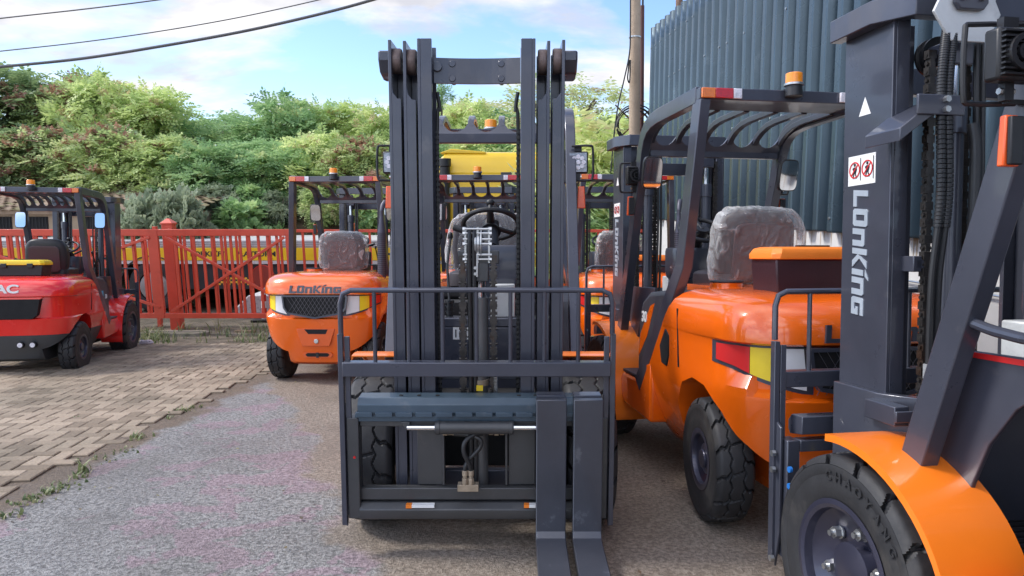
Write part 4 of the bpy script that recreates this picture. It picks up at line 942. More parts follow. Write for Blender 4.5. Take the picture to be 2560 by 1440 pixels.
# ---------------------------------------------------------------- platform lorry on the road
def lorry():
    D=14.0; r=empty('platform_lorry','yellow cabbed forklift carrier lorry with a long flat deck behind the gate','lorry',Matrix.Translation((0,D,0)))
    X=lambda px: WP(px,640,D).x; Z=lambda py: WP(1280,py,D).z
    Y=mat('lorry_yellow',(.82,.52,.012),.38,0,.3,.05,2,.02,9); BK=mat('chassis_black',(.02,.02,.023),.6,0,0,.3,5); DK=mat('deck_aluminium',(.58,.57,.56),.45,.2,0,.1,3,dirt=((.3,.3,.32),4,.55,.5))
    P=lambda n,b,m,par=r,bev=.004: obj(n,b,m,par,bev)
    x0,x1=X(-150),X(1105)
    P('deck',MB().box(x0,x1,0,2.3,Z(618),Z(600)),DK)
    for k,py in enumerate((604,609,614)): P('deck_rib',MB().box(x0,x1,-.006,.0,Z(py+1.2),Z(py)),BK,bev=0)
    P('side_band',MB().box(x0,x1,-.03,.02,Z(650),Z(619)),Y); P('side_rail',MB().box(x0,x1,-.02,.02,Z(659),Z(650.3)),DK)
    P('chassis_skirt',MB().box(X(452),X(1080),.05,.35,Z(722),Z(659.5)),BK); P('chassis_frame',MB().box(x0,X(1350),.5,1.8,Z(700),Z(660)),BK)
    ch=MB(); xa=X(545); c=.047
    for i in range(0,42):
        for j in range(4):
            if (i+j)%2==0: ch.box(xa+i*c,xa+(i+1)*c,.044,.05,Z(712)+j*c*.8,Z(712)+(j+1)*c*.8)
    P('checker_tape',ch,mat('checker_yellow',(.80,.42,.04),.5),bev=0)
    M_=basis((X(523),-.031,Z(634)),(1,0,0),(0,0,1)); text('side_lettering','FORKLİFT',.092,BK,r,basis((X(527),-.031,Z(639.5)),(1,0,0),(0,0,1)),.05,.001,sx=1.15)
    text('side_lettering','PLATFORM',.092,BK,r,basis((X(645),-.031,Z(639.5)),(1,0,0),(0,0,1)),.05,.001,sx=1.2)
    for px in (385,150,20):
        w=P('wheel',MB().lathe([(.01,-.05),(.12,-.05),(.14,-.02),(.27,0),(.29,.03),(.29,.25),(.01,.25)],(X(px),.02,ZF+.5),'y',36),mat('lorry_wheel',(.30,.29,.28),.5,.4,0,.2,6),bev=0)
        P('tyre',MB().lathe([(.29,.02),(.30,-.01),(.40,-.03),(.48,-.01),(.505,.03),(.505,.24),(.48,.28),(.30,.28)],(X(px),.02,ZF+.5),'y',48),RUB,w,0)
        P('mudguard',MB().sweep([(X(px)+.62*math.cos(a),.15,ZF+.5+.60*math.sin(a)) for a in [math.pi*k/18 for k in range(1,18)]],(0,1,0),.4,.02),mat('mudguard_black',(.03,.03,.033),.35,0,0,.1,5),w,0)
    # cab
    cx0,cx1=X(1099),X(1420); zc=lambda py: WP(1280,py,D).z
    cab=P('cab',MB().ring([[(a,b,z) for a,b in ((cx0+i,0+i),(cx1-i,0+i),(cx1-i,2.3-i),(cx0+i,2.3-i))] for z,i in ((Z(735),.02),(Z(640),0),(Z(440),0),(Z(436),.015),(Z(432),0),(Z(395),.05),(Z(382),.14),(Z(379),.25))]),Y,bev=.04)
    for a,bq in ((1112,1230),(1236,1244)): pass
    P('cab_panel',MB().box(X(1150),X(1222),-.012,.0,Z(600),Z(447)),Y,cab,.008)
    P('window',MB().box(X(1252),X(1345),-.01,.0,Z(545),Z(438)),mat('cab_glass',(.03,.04,.05),.1,0,.5,.1,3),cab,.02)
    P('roof_slot',MB().box(X(1253),X(1330),-.02,-.011,Z(447),Z(431)),POD,cab,.01)
    P('intake_snorkel',MB().cyl((X(1117),-.12,Z(640)),(X(1117),-.12,Z(418)),.10,n=24).cyl((X(1117),-.12,Z(418)),(X(1117),-.12,Z(398)),.118,n=24),BLACK,r,.01)
    P('roof_spoiler',MB().prism([(X(1102),Z(382)),(X(1130),Z(372)),(X(1215),Z(379)),(X(1215),Z(384))],'y',.1,.6),Y,r,.01)
    w=P('wheel',MB().lathe([(.01,-.05),(.12,-.05),(.27,0),(.29,.25),(.01,.25)],(X(1260),.02,ZF+.5),'y',36),mat('lorry_wheel',(.3,.3,.3),.5),bev=0); P('tyre',MB().lathe([(.29,.02),(.40,-.03),(.505,.03),(.505,.24),(.48,.28),(.30,.28)],(X(1260),.02,ZF+.5),'y',48),RUB,w,0)
lorry()
def roadside():
    p=WP(661,690,12.9); r=empty('traffic_paddle','round brown-red traffic paddle on a red and white striped stand behind the gate','sign',Matrix.Translation((p.x,12.9,0)))
    zc=p.z; obj('disc',MB().cyl((0,0,zc),(0,.02,zc),.195,n=40),mat('faded_red_disc',(.33,.06,.04),.5,0,.2,.1,8),r,.004); obj('disc_rim',MB().lathe([(.195,-.004),(.205,-.004),(.205,.024),(.195,.024)],(0,0,zc),'y',40),REDR,r)
    z=zc-.2
    for k in range(5): z2=z-(z-ZF)/(5-k); obj('stand_band',MB().cyl((0,.01,z2),(0,.01,z-.002),.045 if k%2 else .05,n=20),REDR if k%2 else WHR,r); z=z2
    obj('stand_foot',MB().box(-.2,.2,-.15,.17,ZF,ZF+.05),BLACK,r,.01)
    q=[WP(594,768,13.2),WP(625,737,13.2),WP(705,735,13.2),WP(705,800,13.2),WP(594,800,13.2)]
    tag(obj('stone_block',MB().prism([(v.x,v.z) for v in q],'y',13.2,14.0),mat('speckled_stone',(.55,.55,.56),.8,0,0,.1,4,.2,30,dirt=((.2,.2,.22),22,.5,.6)),None,.02),'pale speckled stone block with a sloping edge lying under the lorry','block')
    # broken kerb slabs and drain under the gate
    rnd=random.Random(8); cm=mat('old_concrete',(.24,.21,.165),.9,0,0,.2,3,.5,20,dirt=((.09,.10,.04),4,.52,.6))
    for k,(px,py,w,h,lab) in enumerate(((430,838,1.1,.5,'broken mossy concrete slab beside the red forklift front wheel'),(560,806,1.9,.35,'long dark concrete kerb piece under the gate'),(610,834,.35,.05,'splintered plank lying in the weeds under the gate'))):
        d=CAMH*F/(py-HOR); M_=GM((px-1280)/F*d,d,.0,rnd.uniform(-8,8)); b=MB(); n=14; pl=[]
        for i in range(n): a=2*math.pi*i/n; pl.append((w/2*math.copysign(abs(math.cos(a))**.5,math.cos(a))*rnd.uniform(.88,1.08),h/2*math.copysign(abs(math.sin(a))**.5,math.sin(a))*rnd.uniform(.8,1.1)))
        b.prism(pl,'z',-.05,.055); o=obj('concrete_slab' if k<2 else 'plank',b,cm if k<2 else mat('grey_wood',(.25,.18,.12),.9,0,0,.2,9),None,.01); o.matrix_world=M_; tag(o,lab,'slab' if k<2 else 'plank')
    d=10.3; M_=GM((362-1280)/F*d,d,0,5); o=obj('crumpled_wrapper',MB().super((0,0,.03),(.09,.05,.035),.8,20,12,lambda p:p*(1+.5*noise.noise(p*40))),mat('pale_pink_plastic',(.6,.5,.52),.5),None); o.matrix_world=M_; tag(o,'crumpled pale plastic wrapper on the slab beside the red forklift wheel','litter')
roadside()
# ---------------------------------------------------------------- poles, wires
def poles():
    wood=mat('weathered_pole_wood',(.42,.32,.23),.85,0,0,.18,3,.5,25,dirt=((.22,.17,.12),6,.55,.6))
    def pole(px0,px1,D,r,zt,nm,lab,m,cat):
        a=WP(px0,0,D); b=WP(px1,350,D); d=(a-b); k=(ZF-.3-b.z)/d.z; k2=(zt-b.z)/d.z; p=b+d*k; q=b+d*k2
        root=empty(nm,lab,cat,Matrix.Translation((p.x,p.y,ZF))); o=Vector((p.x,p.y,ZF))
        n=24; pts=[(p+(q-p)*i/n)-o for i in range(n+1)]; obj('pole_shaft',MB().tube(pts,[r*(1.06-.16*i/n) for i in range(n+1)],16),m,root); return root,o
    r,o=pole(1588,1586,12.6,.095,9,'utility_pole','weathered round wooden utility pole rising beside the corrugated shed',wood,'pole')
    def loc(px,py,D): return WP(px,py,D)-o
    for py in (93,): obj('pole_strap',MB().lathe([(.096,-.01),(.103,-.01),(.103,.01),(.096,.01)],tuple(loc(1587,py,12.6)),'z',24),STEEL,r)
    # hanging cables and the coil of spare cable
    def wire(name,label,pts,D,rad,grp=None):
        q=[WP(a,b,D+(0 if len(c)==0 else c[0])) for a,b,*c in pts]; o_=obj(name,MB().tube(q,rad,8,8),HOSE); return tag(o_,label,'cable',grp)
    wire('hanging_cable','thin black cable dropping along the left of the wooden pole',[(1576,-60),(1576,60),(1574,130),(1560,200),(1546,260),(1536,330),(1530,395),(1527,430)],12.45,.012)
    wire('hanging_cable','looped black cable strapped to the wooden pole above the coil',[(1573,150),(1571,175),(1569,195),(1573,207),(1575,190),(1576,150)],12.45,.012)
    root=empty('cable_coil','coil of black spare cable hung on a cross frame behind the wooden pole','cable coil')
    for k in range(6):
        cx,cy=1584+k*1.2,312; rr=38+k*2.4; q=[WP(cx+rr*math.cos(2*math.pi*i/30),cy+rr*.98*math.sin(2*math.pi*i/30)+3*math.sin(k*2),12.8+.03*math.sin(i+k)) for i in range(30)]
        obj('cable_loop',MB().tube(q,.011,6,closed=True),HOSE,root)
    for a in ((1538,262,1630,352),(1540,352,1632,268)): obj('coil_arm',MB().cyl(WP(a[0],a[1],12.82),WP(a[2],a[3],12.82),.014,n=6),mat('rusty_steel',(.13,.05,.03),.7,.3,0,.2,9),root)
    rust=mat('rusty_steel',(.13,.05,.03),.7,.3)
    r2,o2=pole(1606,1604,12.95,.04,WP(1606,14,12.95).z,'steel_post','slim rust-brown steel post standing behind the wooden pole',mat('rust_brown_post',(.115,.05,.045),.6,.2,0,.15,5),'post')
    obj('post_cap',MB().cyl(WP(1607,14,12.95)-o2,WP(1608,-80,12.95)-o2,.018,n=10),HOSE,r2)
    r3,o3=pole(1698,1698,15.5,.075,9,'utility_pole','brown pole top showing above the far end of the shed roof',mat('brown_pole_wood',(.2,.13,.1),.85,0,0,.2,4),'pole')
    for lab,pts,rad in (('uppermost thin overhead wire at the top left of the sky',[(-300,86),(-100,60),(0,46),(200,24),(400,-1),(620,-34)],.012),
        ('middle thin overhead wire crossing the left of the sky',[(-300,158),(-100,139),(0,128),(200,106),(400,78),(600,43),(800,-1),(1000,-50)],.010),
        ('thickest and lowest overhead cable crossing the left of the sky',[(-300,190),(-100,176),(0,167),(200,147),(400,116),(600,80),(780,40),(930,0),(1100,-55)],.026)):
        o_=obj('overhead_wire',MB().tube([WP(a,b,13.0) for a,b in pts],rad,8,8),mat('wire_grey',(.10,.10,.105),.5,0,0,.1,5)); tag(o_,lab,'overhead wire','overhead wires across the left sky')
poles()
# ---------------------------------------------------------------- old house, far building
def house():
    r=empty('tiled_house','low old house with a mossy clay tile roof behind the red forklift','house')
    x0,x1=-14.5,-6.6; ye,yr=15.2,18.4; ze=WP(100,528,ye).z; zr=WP(100,468,yr).z; rows=20; b=MB(); rnd=random.Random(5); tn=[]
    for j in range(rows):
        t0,t1=j/rows,(j+1)/rows+.02; n=int((x1-x0)/.2)
        for i in range(n):
            if rnd.random()<.03: continue
            xa=x0+i*.2+(.1 if j%2 else 0)+rnd.uniform(-.01,.01); ya,yb=ye+(yr-ye)*t0,ye+(yr-ye)*t1; za,zb_=ze+(zr-ze)*t0+.028+rnd.uniform(-.012,.012),ze+(zr-ze)*t1+.01
            ring=[]
            for yy,zz in ((ya,za),(yb,zb_)):
                ring.append([(xa+.2*k/6,yy,zz+.025*math.sin(math.pi*k/6)) for k in range(7)]+[(xa+.2*k/6,yy,zz-.015+.025*math.sin(math.pi*k/6)) for k in range(6,-1,-1)])
            b.ring(ring)
    obj('roof',b,mat('mossy_clay_tile',(.27,.19,.13),.85,0,0,.3,2.5,.3,20,dirt=((.20,.18,.08),1.6,.48,.85)),r)
    wl=mat('old_plaster',(.36,.27,.185),.9,0,0,.2,1.5,.4,10,dirt=((.20,.15,.10),2.5,.52,.7))
    obj('wall',MB().box(x0,x1-.2,ye+.25,ye+.45,ZF-.2,ze+.0).box(x1-.4,x1-.2,ye+.45,yr,ZF-.2,ze+.0),wl,r)
    obj('roof_board',MB().box(x0,x1,ye+.05,ye+.1,ze-.06,ze+.03),mat('grey_wood',(.25,.18,.12),.9),r)
    for px in (10,100,235,290):
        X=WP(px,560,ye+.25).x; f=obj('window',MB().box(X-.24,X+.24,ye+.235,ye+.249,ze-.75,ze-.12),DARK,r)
        q=MB()
        for k in range(7): q.box(X-.22+k*.07,X-.21+k*.07,ye+.225,ye+.233,ze-.75,ze-.12)
        obj('window_bar',q,BLACK,f)
    D=38; r=empty('cream_building','cream building with a red roof edge showing above the trees at the left','building')
    a,c=WP(20,240,D),WP(235,240,D); zt=WP(100,232,D).z
    obj('wall',MB().box(a.x,c.x,D,D+8,0,zt),mat('cream_wall',(.55,.48,.40),.85,0,0,.06,2),r); obj('roof',MB().prism([(D-.5,zt+.01),(D+9,zt+.01),(D+9,zt+.3),(D-.4,zt+.35)],'x',a.x-.5,c.x+.5),mat('red_roof',(.42,.2,.15),.8,0,0,.15,2),r)
    q=MB()
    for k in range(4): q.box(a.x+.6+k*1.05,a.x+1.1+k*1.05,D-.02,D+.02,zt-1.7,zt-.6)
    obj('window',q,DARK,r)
house()
# ---------------------------------------------------------------- vegetation
def leafmat(name,ramp,trl=.45):
    m=bpy.data.materials.new(name); m.use_nodes=True; t=m.node_tree; n=t.nodes; l=t.links; b=n['Principled BSDF']; b.inputs['Roughness'].default_value=.55
    va=n.new('ShaderNodeVertexColor'); va.layer_name='tone'; sp=n.new('ShaderNodeSeparateColor'); l.new(va.outputs[0],sp.inputs[0])
    r=n.new('ShaderNodeValToRGB'); cr=r.color_ramp
    while len(cr.elements)<len(ramp): cr.elements.new(.5)
    for e,(p,c) in zip(cr.elements,ramp): e.position=p; e.color=tuple(c)+(1,)
    l.new(sp.outputs[0],r.inputs[0])
    hs=n.new('ShaderNodeHueSaturation'); hs.inputs['Saturation'].default_value=.84; l.new(r.outputs[0],hs.inputs['Color']); r=hs; l.new(r.outputs[0],b.inputs['Base Color'])
    tl=n.new('ShaderNodeBsdfTranslucent'); l.new(r.outputs[0],tl.inputs[0]); mx=n.new('ShaderNodeMixShader'); mx.inputs[0].default_value=trl; l.new(b.outputs[0],mx.inputs[1]); l.new(tl.outputs[0],mx.inputs[2]); l.new(mx.outputs[0],n['Material Output'].inputs[0]); return m
LM={'sumac':leafmat('sumac_leaves',[(0,(0.179,0.295,0.084)),(.35,(0.381,0.519,0.147)),(.6,(0.605,0.708,0.252)),(.86,(.62,.60,.30)),(.91,(.46,.22,.12)),(1,(.34,.14,.075))]),
 'green':leafmat('green_leaves',[(0,(0.123,0.271,0.095)),(.4,(0.269,0.472,0.158)),(.75,(0.448,0.637,0.231)),(1,(0.650,0.708,0.294))]),
 'yellow':leafmat('yellow_green_leaves',[(0,(0.269,0.401,0.116)),(.4,(0.515,0.661,0.189)),(.8,(0.762,0.850,0.294)),(1,(.66,.50,.26))]),
 'grey':leafmat('grey_green_leaves',[(0,(0.134,0.177,0.095)),(.5,(0.291,0.366,0.210)),(1,(0.470,0.543,0.336))]),
 'dark':leafmat('dark_leaves',[(0,(.12,.20,.08)),(.5,(.25,.38,.13)),(.9,(.40,.46,.18)),(.93,(.36,.17,.10)),(1,(.28,.12,.07))])}
BARK=mat('bark',(.16,.125,.095),.9,0,0,.25,5,.5,20)
def fronds(rg,pos,dirs,n,flen,ll,lw,tones,droop=.5,pairs=6):
    "pinnate leaves: pos (k,3), outward dirs (k,3) -> verts, faces arrays"
    k=len(pos); up=np.array([0,0,1.]); d=dirs+rg.normal(0,.5,(k,3)); d/=np.linalg.norm(d,axis=1)[:,None]
    side=np.cross(d,up); side/=np.maximum(1e-6,np.linalg.norm(side,axis=1))[:,None]; nn=np.cross(side,d); ro=rg.normal(0,.75,(k,1)); side=side*np.cos(ro)+nn*np.sin(ro); nn=np.cross(side,d)
    ln=flen*rg.uniform(.7,1.25,k); V=[];T=[]
    for i in range(pairs+1):
        t=(i+.6)/(pairs+.6); c=pos+d*(ln*t)[:,None]; c[:,2]-=droop*ln*t*t*.6
        for s in ((-1,1) if i<pairs else (0,)):
            if s==0: ax=d.copy(); ax[:,2]-=droop*.6
            else: ax=side*s+d*.45; ax=ax+rg.normal(0,.12,(k,3)); ax[:,2]-=.25
            ax/=np.linalg.norm(ax,axis=1)[:,None]; sc=(ll*(1-.35*abs(t-.45))*rg.uniform(.8,1.2,k))[:,None]; w=np.cross(ax,nn); w/=np.maximum(1e-6,np.linalg.norm(w,axis=1))[:,None]; w=w+nn*rg.normal(0,.35,(k,1)); 
            a=c; b=c+ax*sc*.45+w*lw*.5; e=c+ax*sc; f=c+ax*sc*.45-w*lw*.5
            V.append(np.stack([a,b,e,f],1).reshape(-1,3)); T.append(np.repeat(np.clip(tones+rg.normal(0,.06,k),0,1),4))
    return np.concatenate(V),np.concatenate(T)
def leafobj(name,V,T):
    me=bpy.data.meshes.new(name); n=len(V); me.vertices.add(n); me.vertices.foreach_set('co',V.astype(np.float32).ravel()); f=n//4
    me.loops.add(n); me.loops.foreach_set('vertex_index',np.arange(n,dtype=np.int32)); me.polygons.add(f); me.polygons.foreach_set('loop_start',np.arange(0,n,4,dtype=np.int32)); me.polygons.foreach_set('loop_total',np.full(f,4,dtype=np.int32)); me.update(); me.validate()
    at=me.color_attributes.new('tone','FLOAT_COLOR','POINT'); arr=np.ones((n,4),dtype=np.float32); arr[:,0]=T; at.data.foreach_set('color',arr.ravel()); return me
def make_crown(seed,W,H,nb,per,flen,ll,lw,tone0=.35,tips=0,droop=.5,flat=.92,pairs=6,hollow=.35):
    rg=np.random.default_rng(seed); V=[];T=[];bl=[]
    for i in range(nb):
        a=rg.uniform(0,2*math.pi); rr=math.sqrt(rg.uniform(0,1)); z=rg.uniform(.0,1); w=W/2*(1-.55*abs(z-.45)**1.3*2)*.80
        c=np.array([w*rr*math.cos(a),w*rr*math.sin(a)*.8,H*(.06+.83*z)]); r=rg.uniform(.42,1.05)*W*.145; bl.append((c,r))
        k=int(per*(r/(W*.13))**1.4); u=rg.normal(0,1,(k,3)); u[:,2]=u[:,2]+.25; u/=np.linalg.norm(u,axis=1)[:,None]
        rad=r*rg.uniform(hollow,1.0,k)**.5; p=c+u*rad[:,None]*np.array([1,1,flat]); tb=tone0+rg.normal(0,.17)
        v,t=fronds(rg,p,u,k,flen,ll,lw,np.clip(tb+rg.normal(0,.08,k),0,.88),droop,pairs); V.append(v);T.append(t)
        if tips and rg.random()<tips:
            m=int(k*.14)+2; uu=rg.normal(0,1,(m,3)); uu[:,2]=np.abs(uu[:,2])+.3; uu/=np.linalg.norm(uu,axis=1)[:,None]; pp=c+uu*r*np.array([1,1,flat])*1.02
            for q in range(3):
                v,t=fronds(rg,pp+rg.normal(0,.04,(m,3)),np.tile([0,0,1.],(m,1))+rg.normal(0,.5,(m,3)),m,.24,.095,.06,rg.uniform(.93,1,m),.2,5); V.append(v);T.append(t)
    return np.concatenate(V),np.concatenate(T),bl
def make_trunk(seed,H,bl,r0,stems=1):
    rg=random.Random(seed); b=MB()
    for s in range(stems):
        bx,by=rg.uniform(-.1,.1)*stems,rg.uniform(-.1,.1)*stems; tx,ty=bx*3,by*3
        pts=[(bx,by,-.4),(bx+.05,by,H*.2),(bx+(tx-bx)*.5,by+.06,H*.45),(tx,ty,H*.8)]; q=smooth(pts,5); b.tube(q,[r0/(stems**.5)*(1-.75*i/len(q)) for i in range(len(q))],8)
    for c,r in bl[:16]:
        z0=max(.1,c[2]*rg.uniform(.35,.6)); a=Vector((0,0,z0)); e=Vector(c); m=a.lerp(e,.5)+Vector((0,0,-.08)); q=smooth([a,m,e],4); b.tube(q,[r0*.42*(1-.8*i/len(q))+.006 for i in range(len(q))],6)
    return b.mesh('trunk',60)
PROTO={}
def proto(key,*a,**k):
    V,T,bl=make_crown(*a,**k); PROTO[key]=(leafobj('crown',V,T),make_trunk(a[0],a[2],bl,.035*a[2]**.7+.02,2 if 'm' in key else 1),a[2],a[1])
proto('a',11,3.4,3.2,38,48,.44,.14,.055,tone0=.46,tips=.8)
proto('b',12,3.0,3.4,40,46,.40,.13,.05,tone0=.42,tips=.2)
proto('c',13,3.6,2.8,40,46,.42,.14,.055,tone0=.50,tips=.15)
proto('m1',14,2.6,2.4,20,60,.36,.12,.05,tone0=.40,droop=.8)
proto('w',15,3.2,4.2,16,34,.42,.12,.045,tone0=.55,hollow=.1)
proto('s',16,2.2,1.5,16,60,.22,.12,.10,tone0=.45,droop=.3,pairs=4)
proto('f',17,2.2,2.6,12,34,.85,.24,.05,tone0=.55,droop=.9,pairs=10)
proto('cy',18,.9,4.2,26,30,.20,.10,.03,tone0=.3,droop=-.2,flat=1.3,pairs=4)
tn=[0]
def plant(name,key,px,top,D,lm,label,cat='tree',grp=None,rot=0,sx=1,zb=None,wpx=None):
    cm,tm,H,W=PROTO[key]; p=WP(px,top,D); z0=hillz(p.x,D) if zb is None else zb; s=(p.z-z0)/(H*.99); s=max(.35,s)
    sw=s*sx if wpx is None else wpx/F*D/W
    r=empty(name,label,cat,Matrix.Translation((p.x,D,z0))@Matrix.Rotation(R(rot),4,'Z')@Matrix.Diagonal((sw,sw,s,1)),grp)
    c=bpy.data.objects.new('crown',cm); COL.objects.link(c); c.parent=r
    if not cm.materials: cm.materials.append(LM[lm])
    c.material_slots[0].link='OBJECT'; c.material_slots[0].material=LM[lm]
    t=bpy.data.objects.new('trunk',tm); COL.objects.link(t); t.parent=r
    if not tm.materials: tm.materials.append(BARK)
    return r
gB='trees of the back row on the hill'; gF='trees of the front row along the bank'
back=[(-60,165,24,'b','dark','dark tree with rusty leaf tips at the far left edge of the picture',420),
 (70,262,27,'w','green','thin pale tree in front of the cream building',260),
 (190,200,25,'a','sumac','tall sumac with brown seed heads right of the cream building',330),
 (285,204,24,'c','yellow','broad yellow-green tree crown at the left skyline, highest of the left group',330),
 (385,236,24,'b','yellow','rounded light green tree left of the dip in the tree line',300),
 (470,300,27,'b','green','low green tree in the dip of the tree line',260),
 (545,262,25,'w','green','airy tree with thin twiggy top right of the dip in the tree line',300),
 (640,292,24,'b','green','dull green tree between the airy tree and the tall one near the centre-left',280),
 (735,250,24,'c','green','tallest tree between the gate and the middle forklift, with a pointed top',300),
 (850,268,25,'b','yellow','round-topped light tree left of the mast rollers',280),
 (940,285,24,'c','yellow','yellow-green tree touching the left edge of the middle mast',260),
 (1045,300,25,'b','green','tree hidden behind the left rails of the middle mast',240),
 (1160,262,25,'c','yellow','light yellow-green tree framed inside the middle mast',280),
 (1250,272,27,'b','green','green tree at the right inside the middle mast',220),
 (1385,168,24,'w','sumac','tall sparse tree with reddish leaves right of the middle mast',420),
 (1490,300,25,'b','yellow','pale tree low behind the cable coil',300),
 (1590,380,26,'c','green','green tree behind the wooden pole',300),(-230,210,26,'c','sumac','sumac beyond the left edge',400)]
for i,(px,top,D,k,lm,lab,wpx) in enumerate(back): plant('pine_tree' if 0 else 'broadleaf_tree',k,px,top,D,lm,lab,'tree',gB,rot=i*67,wpx=wpx*1.12)
front=[(-40,330,18.6,'c','dark','dark tree behind the tiled house at the far left',330),(110,330,19.2,'a','sumac','sumac thick with brown seed heads above the tiled roof',330),(255,322,18.8,'a','sumac','sumac with brown tufts right above the red forklift cab',310),
 (360,352,18.4,'c','yellow','light leafy tree over the right end of the tiled roof',280),(440,345,18.8,'b','sumac','slender multi-stemmed tree with bare pale stems left of the gate post',230),(520,372,18.4,'c','green','dark green bushy tree above the middle of the gate',270),(610,352,19.0,'b','green','deep green tree right of the gate middle',280),
 (700,366,18.4,'b','green','leafy green tree above the gate hinge side',260),(790,340,18.8,'c','yellow','bright yellow-green sumac above the orange forklift roof',270),(880,350,18.5,'a','sumac','sumac with reddish tufts beside the perforated exhaust',260),(965,356,18.8,'c','yellow','yellow-green tree behind the left headlight of the middle forklift',230),
 (1060,360,19,'b','green','green tree behind the left rails, low row',230),(1290,330,19.5,'b','green','green tree behind the right rails, low row',260),(1445,350,18.2,'b','yellow','light green tree above the far right forklift roof',240),(1540,372,18.0,'c','yellow','pale leafy tree left of the wooden pole base',220),(1180,345,19.5,'c','yellow','light tree low inside the middle mast above the yellow cab',260)]
for i,(px,top,D,k,lm,lab,wpx) in enumerate(front): plant('broadleaf_tree',k,px,top,D,lm,lab,'tree',gF,rot=i*53+20,wpx=wpx*1.15)
shr=[(345,505,14.9,'s','grey','grey-leaved shrub in front of the tiled roof end'),(440,492,14.8,'s','grey','large dusty grey-green bush above the gate post'),(545,470,17.0,'s','grey','dusty bush with cracked-looking pale leaves mid gate'),(640,468,17.3,'s','green','dark green bush above the gate cross'),(330,488,17.2,'s','grey','dull grey shrub beside the red forklift mast'),
 (610,512,16.6,'s','green','small green shrub on the bank'),(700,480,17.2,'m1','grey','olive bush with drooping leaves over the bank'),(800,470,17.2,'m1','sumac','drooping sumac sapling behind the orange forklift post'),(880,480,17.1,'m1','yellow','yellow drooping sapling left of the exhaust'),(940,500,17,'s','green','green shrub behind the exhaust stack'),(395,520,16.4,'s','yellow','small bright green sapling left of the gate post cap'),
 (1100,470,17,'m1','green','green bush behind the yellow cab'),(1400,470,17,'m1','green','bush behind the right rails')]
for i,(px,top,D,k,lm,lab) in enumerate(shr): plant('shrub',k,px,top,D,lm,lab,'shrub','shrubs on the bank behind the road',rot=i*41,sx=1.15 if D>15.6 else .62,zb=None if D>15.6 else ZF+.2)
plant('cypress_tree','cy',1103,182,20,'green','narrow dark cypress inside the left rail of the middle mast','tree',None,0)
for i,(px,top,D,lab) in enumerate(((1462,338,14.2,'fern-leaved tree with long green fronds left of the wooden pole'),(1535,352,14.6,'long-fronded young tree beside the wooden pole'),(1478,470,13.4,'drooping fronds above the wrapped seat of the far right forklift'))): plant('fern_leaved_tree','f',px,top,D,'yellow' if i<2 else 'green',lab,'tree','fern-leaved trees by the pole',rot=i*80,zb=ZF)
# weeds and grass
def weeds():
    rg=np.random.default_rng(3); V=[];T=[]
    def blade(x,y,h,k,spread):
        for _ in range(k):
            a=rg.uniform(0,6.28); l=h*rg.uniform(.5,1.2); w=.004+.006*rg.random(); dx,dy=math.cos(a),math.sin(a); t=rg.uniform(0,1); c0=np.array([x+rg.normal(0,spread),y+rg.normal(0,spread),0.]); prev=None
            for i in range(5):
                s=i/4; p=c0+np.array([dx*l*.55*s*s,dy*l*.55*s*s,l*(s-.45*s*s)]); ww=w*(1-s)+.0012; q=np.array([-dy,dx,0])*ww
                if prev is not None: V.append([prev[0],prev[1],p+q,p-q]); T.extend([t]*4)
                prev=(p-q,p+q)
    def at(px,py,h,k,sp):
        d=CAMH*F/(py-HOR); blade((px-1280)/F*d,d,h,k,sp)
    for px,py,h,k,sp in [(340,1100,.07,26,.03),(195,1185,.12,14,.02),(180,1200,.05,20,.04),(130,1225,.045,16,.04),(110,1240,.05,18,.03),(60,1260,.05,14,.03),(40,1270,.04,14,.03),(420,1050,.04,12,.03),(455,1030,.05,22,.04),(480,1022,.05,16,.03),(185,1047,.03,8,.015),(115,1050,.03,8,.015),(5,1300,.06,12,.03),(250,1150,.03,20,.09),(300,1130,.03,14,.05),(150,1218,.03,20,.08),(90,1250,.03,18,.07)]: at(px,py,h,k,sp)
    for i in range(95):
        c_=(395,450,500,560,612,640,668)[rg.integers(0,7)]; px=c_+rg.normal(0,13); py=rg.uniform(826,858); at(px,py,rg.uniform(.06,.24) if rg.random()<.8 else .42,rg.integers(2,7),.05)
    for i in range(60): at(rg.uniform(345,400),rg.uniform(828,860),rg.uniform(.1,.25),6,.05)
    V=np.array(V).reshape(-1,3); V=(np.array(G.to_3x3())@V.T).T
    o=obj('grass',leafobj('grass',V,np.array(T)),leafmat('grass_blades',[(0,(.08,.13,.035)),(.6,(.22,.27,.09)),(1,(.40,.36,.18))],.3)); tag(o,'grass tufts and weeds along the paving edge and under the gate','grass',kind='stuff')
weeds()
# fallen leaf litter on the yard
def litter():
    rg=np.random.default_rng(9); V=[];T=[]
    for i in range(420):
        x=rg.uniform(-7,2.6); y=rg.uniform(2.2,10); s=rg.uniform(.006,.018); a=rg.uniform(0,6.28); z=.024 if x<-2.7 else .012; c=np.array([x,y,z+.003]); u=np.array([math.cos(a),math.sin(a),rg.uniform(-.2,.3)])*s; v=np.array([-math.sin(a),math.cos(a),rg.uniform(-.2,.3)])*s*.5
        V.append([c-u,c+v,c+u,c-v]); T.extend([rg.random()]*4)
    V=np.array(V).reshape(-1,3); V=(np.array(G.to_3x3())@V.T).T
    o=obj('leaf_litter',leafobj('litter',V,np.array(T)),leafmat('dry_leaves',[(0,(.06,.04,.025)),(.6,(.16,.10,.05)),(1,(.28,.25,.08))],.2)); tag(o,'small dry leaf scraps scattered over the yard','litter',kind='stuff')
litter()
